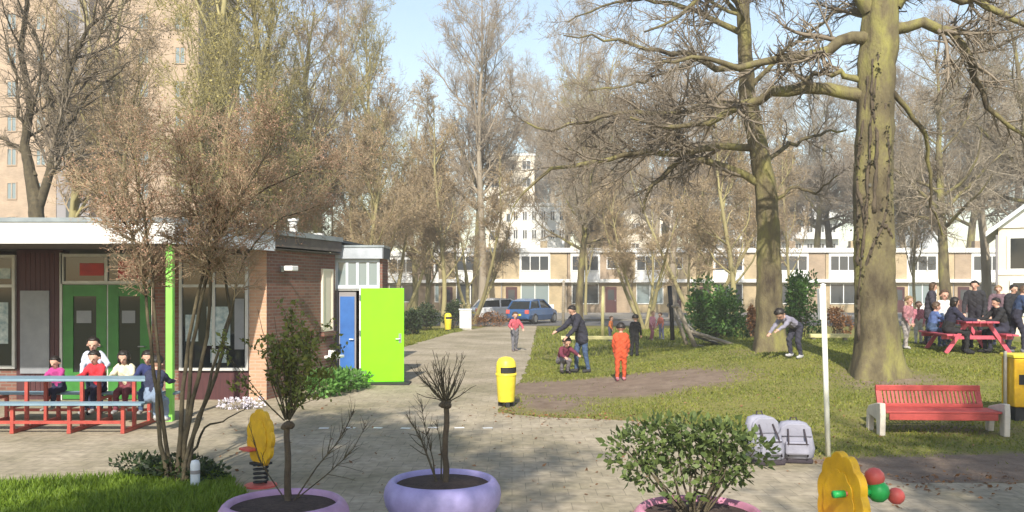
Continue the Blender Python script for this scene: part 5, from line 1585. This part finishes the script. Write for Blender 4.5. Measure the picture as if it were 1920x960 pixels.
# timber posts standing on the far lawn
for (px, d, h, lab) in ((1130, 38, 2.2, 'pale timber post behind the yellow beam'), (1056, 44, 2.5, 'thin timber post right of the blue car')):
    x, y, z = GX(px, d)
    t_ = MB().tube([(0, 0, -.05), (0, 0, h * .6), (.02, 0, h)], [.075, .07, .062], 10); t_.lathe([(.062, h), (0.0, h + .04)], 10, (.02, 0, 0))
    tag(t_.build('timber_post', M['paleyellow'] if px > 1100 else M['timber'], None, True, (x, y, z)), lab, 'post')

# ------------------------------------------------------------------ people
def cap_pts(mb, p0, p1, r0, r1, n=12):
    p0 = Vector(p0); p1 = Vector(p1)
    t = p1 - p0
    L_ = t.length
    t = t / L_ if L_ > 1e-6 else Vector((0, 0, 1))
    pts = []; rad = []
    for a in (85, 60, 30): pts.append(p0 - t * r0 * math.sin(R(a))); rad.append(r0 * math.cos(R(a)))
    for k in range(5): pts.append(p0.lerp(p1, k / 4)); rad.append(r0 + (r1 - r0) * k / 4)
    for a in (30, 60, 85): pts.append(p1 + t * r1 * math.sin(R(a))); rad.append(r1 * math.cos(R(a)))
    mb.tube(pts, rad, n)

def person(loc, rz, h, label, top, trousers, shoes, hair='hair_dark', lean=6, legs=((4, 6), (-4, 6)), arms=((10, 12, 20), (-6, 12, 20)), head_tilt=6, child=True, seat=None, hairlong=False, hood=False, coat=0.0, skirt=None, name='person', group=None, sleeve_bare=False, mitt=None):
    """one continuous body grown from a posed skeleton; legs: (thigh forward, knee bend); arms: (forward, out, elbow)"""
    C = 1.0 if child else 0.0
    th, sh = (.225, .22) if child else (.245, .245)
    tor = .31 if child else .30
    hr = .088 if child else .066
    bones = []   # (p0, p1, r0, r1, material index)
    SK, TP, TR, SHO, EYE, LIP = range(6)
    pel = Vector((0, 0, 0))
    up_ = Vector((0, -math.sin(R(lean)), math.cos(R(lean))))
    fw = Vector((0, -math.cos(R(lean)), -math.sin(R(lean))))
    chest = pel + up_ * tor * .66
    neck = pel + up_ * tor
    bw = .075 if child else .08
    k = 1.12 if coat else 1.0
    for s_ in (-1, 1):
        bones.append((pel + Vector((s_ * .035, 0, .01)), pel + Vector((s_ * .04, 0, 0)) + up_ * .10, .072, .070 * k, TP if coat else TR))
        bones.append((pel + Vector((s_ * .038, 0, 0)) + up_ * .08, chest + Vector((s_ * .045, 0, 0)), .068 * k, .072 * k, TP))
        bones.append((chest + Vector((s_ * .045, 0, 0)), neck + Vector((s_ * .075, 0, -.012)), .070 * k, .045 * k, TP))
    if coat:
        for s_ in (-1, 1): bones.append((pel + up_ * .06 + Vector((s_ * .03, 0, 0)), pel + Vector((s_ * .045, -.01, -coat)), .075, .08, TP))
    bones.append((pel + up_ * .1, neck - up_ * .03, .075 * k, .065 * k, TP))
    hd_dir = Vector((0, -math.sin(R(lean * .5 + head_tilt)), math.cos(R(lean * .5 + head_tilt))))
    hfw = Vector((0, -hd_dir.z, hd_dir.y))
    hc = neck + hd_dir * (hr * 1.0 + .028)
    bones.append((neck - up_ * .02, neck + hd_dir * .035, .034, .032, SK))
    bones.append((hc + hd_dir * hr * .25 - hfw * hr * .12, hc + hd_dir * hr * .26 + hfw * hr * .05, hr * .82, hr * .78, SK))
    bones.append((hc - hd_dir * hr * .1 + hfw * hr * .1, hc - hd_dir * hr * .62 + hfw * hr * .28, hr * .70, hr * .42, SK))
    bones.append((hc + hfw * hr * .78, hc - hd_dir * hr * .18 + hfw * hr * .98, hr * .10, hr * .15, SK))     # nose
    sx = Vector((1, 0, 0))
    for s_ in (-1, 1):
        bones.append((hc + sx * s_ * hr * .80 - hfw * hr * .05, hc + sx * s_ * hr * .88 - hd_dir * hr * .2 - hfw * hr * .1, hr * .16, hr * .13, SK))
        bones.append((hc + sx * s_ * hr * .33 + hfw * hr * .80 + hd_dir * hr * .06, hc + sx * s_ * hr * .36 + hfw * hr * .80 + hd_dir * hr * .06, hr * .09, hr * .09, EYE))
    bones.append((hc + sx * hr * -.18 + hfw * hr * .70 - hd_dir * hr * .48, hc + sx * hr * .18 + hfw * hr * .70 - hd_dir * hr * .48, hr * .09, hr * .09, LIP))
    lowest = 0
    feet = []
    for s_, (a, kb) in zip((-1, 1), legs):
        hp = pel + Vector((s_ * .052, 0, -.01))
        t_ = Vector((s_ * .03, -math.sin(R(a)), -math.cos(R(a)))).normalized()
        kn_ = hp + t_ * th
        c_ = Vector((0, -math.sin(R(a - kb)), -math.cos(R(a - kb))))
        an = kn_ + c_ * sh
        bones.append((hp, kn_, .063 if child else .058, .046 if child else .041, TR))
        bones.append((kn_, an + c_ * -.01, .045 if child else .04, .034 if child else .028, TR))
        f_ = Vector((s_ * .12, -1, 0)).normalized()
        if abs(a - kb) > 60: f_ = Vector((0, -.4, -.9))
        toe = an + f_ * .085 + Vector((0, 0, -.028))
        bones.append((an + Vector((0, 0, -.012)) - f_ * .012, an + Vector((0, 0, -.026)) + f_ * .02, .033, .03, SHO))
        bones.append((an + Vector((0, 0, -.026)) + f_ * .0, toe, .030, .023, SHO))
        feet.append(min(an.z - .056, toe.z - .024))
    for s_, (a, o_, eb) in zip((-1, 1), arms):
        sp = neck + Vector((s_ * (.105 if not child else .098), 0, -.03))
        ud = Vector((s_ * math.sin(R(o_)), -math.sin(R(a)) * math.cos(R(o_)), -math.cos(R(a)) * math.cos(R(o_)))).normalized()
        ul, fl_ = (.155, .13) if child else (.17, .145)
        el = sp + ud * ul
        fd = Vector((-s_ * math.sin(R(6)), -math.sin(R(a + eb)), -math.cos(R(a + eb)))).normalized()
        wr_ = el + fd * fl_
        bones.append((sp, el, .042 * k, .035 * k, TP))
        bones.append((el, wr_, .034 * k, .026 * k, SK if sleeve_bare else TP))
        # hand: palm, four fingers, thumb
        side_ = fd.cross(Vector((0, 0, 1))); side_ = side_.normalized() if side_.length > .1 else Vector((0, 1, 0))
        nrm_ = side_.cross(fd).normalized()
        pm_ = wr_ + fd * .045
        bones.append((wr_ + fd * .008, pm_, .017, .021, SK))
        for j, (o2, l2) in enumerate(((-.022, .034), (-.008, .042), (.007, .040), (.021, .031))):
            b0 = pm_ + side_ * o2 + fd * .010
            b1 = b0 + fd * l2 * .55; b2 = b1 + (fd * .6 - nrm_ * .7).normalized() * l2 * .5
            bones.append((b0, b1, .0075, .007, SK)); bones.append((b1, b2, .007, .006, SK))
        t0_ = wr_ + fd * .02 - side_ * .018
        bones.append((t0_, t0_ - side_ * .022 + fd * .022, .009, .007, SK))
    zoff = -min(feet) if seat is None else seat / h + .06
    mb = MB()
    for (a, b, r0, r1, m_) in bones: cap_pts(mb, a * h, b * h, r0 * h, r1 * h, 10)
    me = bpy.data.meshes.new('tmp'); me.from_pydata(mb.v, [], mb.f); me.update()
    tmp = bpy.data.objects.new('tmp', me); COL.objects.link(tmp)
    rm = tmp.modifiers.new('r', 'REMESH'); rm.mode = 'VOXEL'; rm.voxel_size = .0125 if h < 1.5 else .015
    s2 = tmp.modifiers.new('s', 'SMOOTH'); s2.factor = .5; s2.iterations = 2
    dg = bpy.context.evaluated_depsgraph_get()
    body = bpy.data.meshes.new_from_object(tmp.evaluated_get(dg))
    bpy.data.objects.remove(tmp); bpy.data.meshes.remove(me)
    nv = len(body.vertices); V = np.zeros(nv * 3); body.vertices.foreach_get('co', V); V = V.reshape(-1, 3)
    # gentle cloth folds
    nv_ = np.zeros(nv * 3); body.vertices.foreach_get('normal', nv_); nv_ = nv_.reshape(-1, 3)
    ph_ = loc[0] * 7
    wv = np.sin(V[:, 2] * 48 + np.sin(V[:, 0] * 31 + ph_) * 1.9 + V[:, 1] * 22 + ph_) * .0045 + np.sin(V[:, 2] * 90 + V[:, 0] * 60 + ph_) * .002
    wv = np.where((V[:, 2] < neck.z * h - .02), wv, 0)
    body.vertices.foreach_set('co', (V + nv_ * wv[:, None]).ravel())
    npoly = len(body.polygons); C_ = np.zeros(npoly * 3); body.polygons.foreach_get('center', C_); C_ = C_.reshape(-1, 3)
    best = np.full(npoly, 1e9); mi = np.zeros(npoly, np.int32)
    for (a, b, r0, r1, m_) in bones:
        A = np.array(a) * h; B_ = np.array(b) * h; ab = B_ - A
        t = np.clip(((C_ - A) @ ab) / max(ab @ ab, 1e-9), 0, 1)
        dd = np.linalg.norm(C_ - (A + t[:, None] * ab), axis=1) - (r0 + (r1 - r0) * t) * h
        if m_ in (EYE, LIP): dd = dd - .002
        u_ = dd < best; best[u_] = dd[u_]; mi[u_] = m_
    body.materials.clear()
    for m_ in (M['skin'], cloth(top), cloth(trousers), cloth(shoes), M['hair_brown'], M['lip']): body.materials.append(m_)
    body.polygons.foreach_set('material_index', mi); body.shade_smooth(); body.update()
    root = link(name, body)
    root.location = (loc[0], loc[1], loc[2] + zoff * h); root.rotation_euler = (0, 0, rz)
    tag(root, label, 'person', group)
    # hair cap: shell over crown and nape
    rng = np.random.default_rng(int(abs(loc[0] * 1000)) + 5)
    hv = []; hf = []; nn, mm = 22, 12
    hc2 = hc * h
    for j in range(mm + 1):
        ph = math.pi * j / mm * (.62 if not hairlong else .78)
        for i in range(nn):
            a = 2 * math.pi * i / nn
            u = (sx * math.sin(ph) * math.cos(a) + hd_dir * math.cos(ph) - hfw * math.sin(ph) * math.sin(a))
            front = max(0.0, u.dot(hfw))
            lim = u.dot(hd_dir)
            rr = hr * h * (0.92 + rng.uniform(-.05, .10))
            p = hc2 + hd_dir * hr * h * .22 - hfw * hr * h * .05 + u * rr * Vector((1, 1, 1)).x
            if front > .25 and lim < .45:     # pull the fringe up off the face
                p = hc2 + hd_dir * hr * h * (.22 + .62) + hfw * hr * h * .55 + sx * u.dot(sx) * hr * h * .7
            if hairlong and lim < -.2 and front <= .25: p = p - Vector((0, 0, hr * h * .7)) 
            hv.append(p)
    for j in range(mm):
        for i in range(nn):
            i2 = (i + 1) % nn; hf.append((j * nn + i, (j + 1) * nn + i, (j + 1) * nn + i2, j * nn + i2))
    if hood: MB().add(hv, hf).build('hood', cloth(top), root, True)
    else: MB().add(hv, hf).build('hair', M[hair], root, True)
    return root

NAVY = (.02, .025, .06); BLACK = (.018, .018, .02); JEANS = (.06, .10, .19); GREY = (.16, .16, .18)
def at(px, py): return G(px, py)
KG = 'children playing by the path'
x, y, z = at(1092, 699)
person((x, y, z), R(-70), 1.74, 'adult in dark jacket and blue jeans bending towards the crouching child', (.03, .03, .045), JEANS, (.04, .04, .04), lean=22, legs=((16, 16), (-4, 8)), arms=((40, 8, 25), (25, 10, 20)), head_tilt=20, child=False, coat=.07)
x, y, z = at(1053, 700)
person((x, y, z), R(20), 1.4, 'child in maroon and pale jacket crouching before the adult', (.16, .03, .055), (.20, .18, .20), (.05, .04, .04), lean=38, legs=((105, 128), (98, 125)), arms=((55, 15, 20), (65, 15, 15)), head_tilt=10, group=KG)
x, y, z = at(965, 659)
person((x, y, z), R(15), 1.32, 'child in pink red jacket and grey trousers alone on the path', (.50, .10, .13), GREY, (.20, .16, .16), 'hair_brown', lean=8, legs=((14, 14), (-10, 6)), arms=((30, 30, 40), (20, 32, 40)), group=KG)
x, y, z = at(1164, 714)
person((x, y, z), R(170), 1.27, 'child in bright orange red suit and pink boots standing on the earth', (.55, .085, .03), (.50, .075, .025), (.45, .16, .20), 'hair_dark', lean=4, legs=((6, 8), (-5, 4)), arms=((8, 12, 12), (4, 12, 14)), group=KG, coat=.05)
x, y, z = at(1190, 668)
person((x, y, z), R(150), 1.15, 'child in black standing behind the orange red suited child', BLACK, BLACK, BLACK, 'hair_dark', group=KG)
x, y, z = GX(1222, 36)
person((x, y, z), R(40), 1.2, 'child in pale pink jacket far behind the timber frame', (.55, .24, .28), (.35, .12, .14), (.4, .3, .3), 'hair_fair', group=KG, legs=((30, 45), (-10, 10)))
x, y, z = GX(1240, 37)
person((x, y, z), R(-60), 1.1, 'small far child in coral jacket right of the pale pink one', (.60, .20, .14), (.2, .2, .3), (.3, .3, .3), 'hair_brown', group=KG)
x, y, z = GX(1144, 35)
person((x, y, z), R(60), 1.0, 'small far child in orange near the pale timber post', (.66, .20, .06), (.1, .1, .16), (.2, .2, .2), 'hair_brown', group=KG)
x, y, z = at(1494, 672)
person((x, y, z), R(-60), 1.45, 'stooping person in lilac grey coat beside the leaning mossy tree', (.26, .25, .32), (.04, .04, .06), (.45, .45, .46), 'hair_dark', lean=62, legs=((30, 42), (10, 28)), arms=((40, 10, 10), (55, 10, 10)), head_tilt=25)
# around the red picnic table (table runs away from the camera)
tx, ty, tz = GX(1812, 21.6)
TG = 'people around the red picnic table'
person((tx - .68, ty - .45, tz), R(80), 1.68, 'adult in navy coat seated on the left bench of the red table', (.022, .022, .045), BLACK, BLACK, 'hair_dark', lean=14, legs=((82, 84), (86, 88)), arms=((45, 8, 40), (40, 8, 45)), child=False, seat=.46, hairlong=True, group=TG)
person((tx - .70, ty + .35, tz), R(90), 1.30, 'child in blue top seated beyond the navy coated adult', (.09, .14, .32), JEANS, GREY, 'hair_brown', lean=14, legs=((82, 60), (86, 60)), arms=((45, 8, 40), (40, 8, 45)), seat=.46, group=TG)
person((tx + .70, ty - .35, tz), R(-85), 1.66, 'adult in black coat seated on the right bench of the red table', BLACK, (.03, .03, .05), BLACK, 'hair_dark', lean=16, legs=((82, 84), (86, 88)), arms=((45, 8, 40), (40, 8, 45)), child=False, seat=.46, group=TG)
person((tx + .15, ty + 1.5, tz), R(5), 1.45, 'person in white top standing behind the red table', (.74, .73, .72), JEANS, GREY, 'hair_brown', group=TG)
person((tx + .75, ty + 1.0, tz), R(-40), 1.7, 'dark clothed adult standing behind the right bench of the red table', (.03, .03, .035), (.03, .03, .04), BLACK, 'hair_dark', child=False, lean=10, group=TG)
x, y, z = GX(1905, 21.2)
person((x, y, z), R(75), 1.62, 'person in dark blue jacket near the right edge past the red table', (.035, .06, .13), (.03, .03, .05), GREY, 'hair_brown', child=False, lean=15, legs=((20, 20), (-8, 8)), group=TG)
x, y, z = GX(1699, 22.3)
person((x, y, z), R(30), 1.30, 'fair haired child in dusty pink jacket right of the biggest trunk', (.42, .19, .21), (.40, .36, .34), (.5, .48, .46), 'hair_fair', lean=8, legs=((10, 10), (-8, 6)), group=TG)
x, y, z = GX(1722, 24.5)
person((x, y, z), R(-20), 1.15, 'small child in pink with pale trousers between the biggest trunk and the table', (.45, .16, .20), (.5, .48, .44), (.1, .1, .1), 'hair_brown', group=TG)
x, y, z = GX(1742, 23.6)
person((x, y, z), R(60), 1.66, 'adult in charcoal coat standing left behind the red table', (.05, .045, .06), (.03, .03, .045), BLACK, 'hair_brown', child=False, lean=8, coat=.08, hairlong=True, group=TG)
x, y, z = GX(1872, 24.0)
person((x, y, z), R(-30), 1.6, 'person in dull plum jacket standing right behind the red table', (.16, .10, .12), (.05, .05, .08), GREY, 'hair_fair', child=False, lean=6, group=TG)
x, y, z = GX(1893, 22.6)
person((x, y, z), R(20), 1.64, 'adult in black beside the dark blue jacketed person at the right edge', (.02, .02, .025), (.02, .02, .03), BLACK, 'hair_dark', child=False, lean=10, coat=.06, group=TG)
# the school table
SG = 'children at the school table'
person((-7.15, 15.2, .012), R(12), 1.30, 'child in white blue shirt standing behind the school table', (.55, .58, .70), NAVY, BLACK, 'hair_dark', arms=((18, 10, 20), (30, 35, 35)), lean=10, group=SG)
sy = 13.9 + .66
def sit(px, label, top, tr, hair, rz=0, hgt=1.22, long_=False):
    x = (px - 960) * sy / F
    person((x, sy, .012), R(rz), hgt, label, top, tr, (.3, .3, .3), hair, lean=14, legs=((80, 72), (84, 78)), arms=((50, 12, 40), (46, 12, 45)), seat=.465, head_tilt=12, hairlong=long_, group=SG)
sit(186, 'child in bright red top seated at the school table', (.60, .035, .05), NAVY, 'hair_dark', -6)
sit(238, 'child in cream top seated at the school table', (.72, .66, .48), (.2, .05, .07), 'hair_dark', 4, long_=True)
sit(281, 'child in navy jacket seated at the right end of the school table', (.03, .04, .13), JEANS, 'hair_dark', 10)
sit(112, 'child in magenta top seated left at the school table', (.42, .05, .22), NAVY, 'hair_dark', -8, 1.05)
x = (284 - 960) * 13.2 / F
person((x, 13.9 - .66, .012), R(176), 1.22, 'child in dark jacket and pale jeans seated on near bench of the school table', (.03, .035, .07), (.20, .26, .36), (.55, .55, .55), 'hair_dark', lean=14, legs=((78, 74), (82, 86)), arms=((50, 12, 40), (46, 12, 45)), seat=.465, head_tilt=12, group=SG)

# shading tree beside the camera, right of the picture
put_tree('shade', 0, -2.6, 1.0, 'bare tree standing behind the viewer, nearer the planters', 0.8, x=-1.9)
put_tree('shade', 0, -3.0, 1.02, 'bare tree standing behind the viewer, nearer the red bench', 2.8, x=4.0)

# dead leaves blown along the lawn edge and over the paving
def fallen_leaves():
    rng = np.random.default_rng(91)
    n = 1300
    P = np.stack([rng.uniform(-4.5, 8, n), 7 + 10 * rng.random(n) ** 1.3, np.zeros(n)], 1)
    k = int(n * .5)
    P[:k, 0] = rng.uniform(-.3, 6.5, k); P[:k, 1] = np.interp(P[:k, 0], [-.3, .4, 1.7, 3.4, 3.6, 4.4, 6.5], [15.5, 14.95, 14.6, 13.6, 11.2, 9.9, 9.9]) + rng.normal(0, .35, k)
    P[:, 2] = gz(P[:, 0], P[:, 1]) + .018
    D = np.stack([rng.normal(0, 1, n), rng.normal(0, 1, n), rng.uniform(-.1, .35, n)], 1)
    V, Fq = leafquads(rng, P, .055, .6, D * 3, .06)
    V[:, 2] = np.maximum(V[:, 2], .016 + gz(V[:, 0], V[:, 1]))
    tag(link('fallen_leaves', np_mesh('fallen_leaves', V, Fq, M['brownleaf'])), 'dead brown leaves scattered over the paving and lawn edge', 'leaves', kind='stuff')
fallen_leaves()

# thin spring haze over the whole place
def haze():
    o = MB().box(-230, 230, -30, 240, -1.0, 62).build('haze', [])
    m = bpy.data.materials.new('haze_air'); m.use_nodes = True
    t = m.node_tree; t.nodes.remove(t.nodes['Principled BSDF'])
    v = t.nodes.new('ShaderNodeVolumePrincipled')
    v.inputs['Color'].default_value = (1.0, 0.975, 0.93, 1)
    v.inputs['Density'].default_value = 0.0015
    t.links.new(v.outputs['Volume'], t.nodes['Material Output'].inputs['Volume'])
    o.data.materials.append(m)
    tag(o, 'thin pale haze hanging in the air of the whole place', 'haze', kind='stuff')
haze()
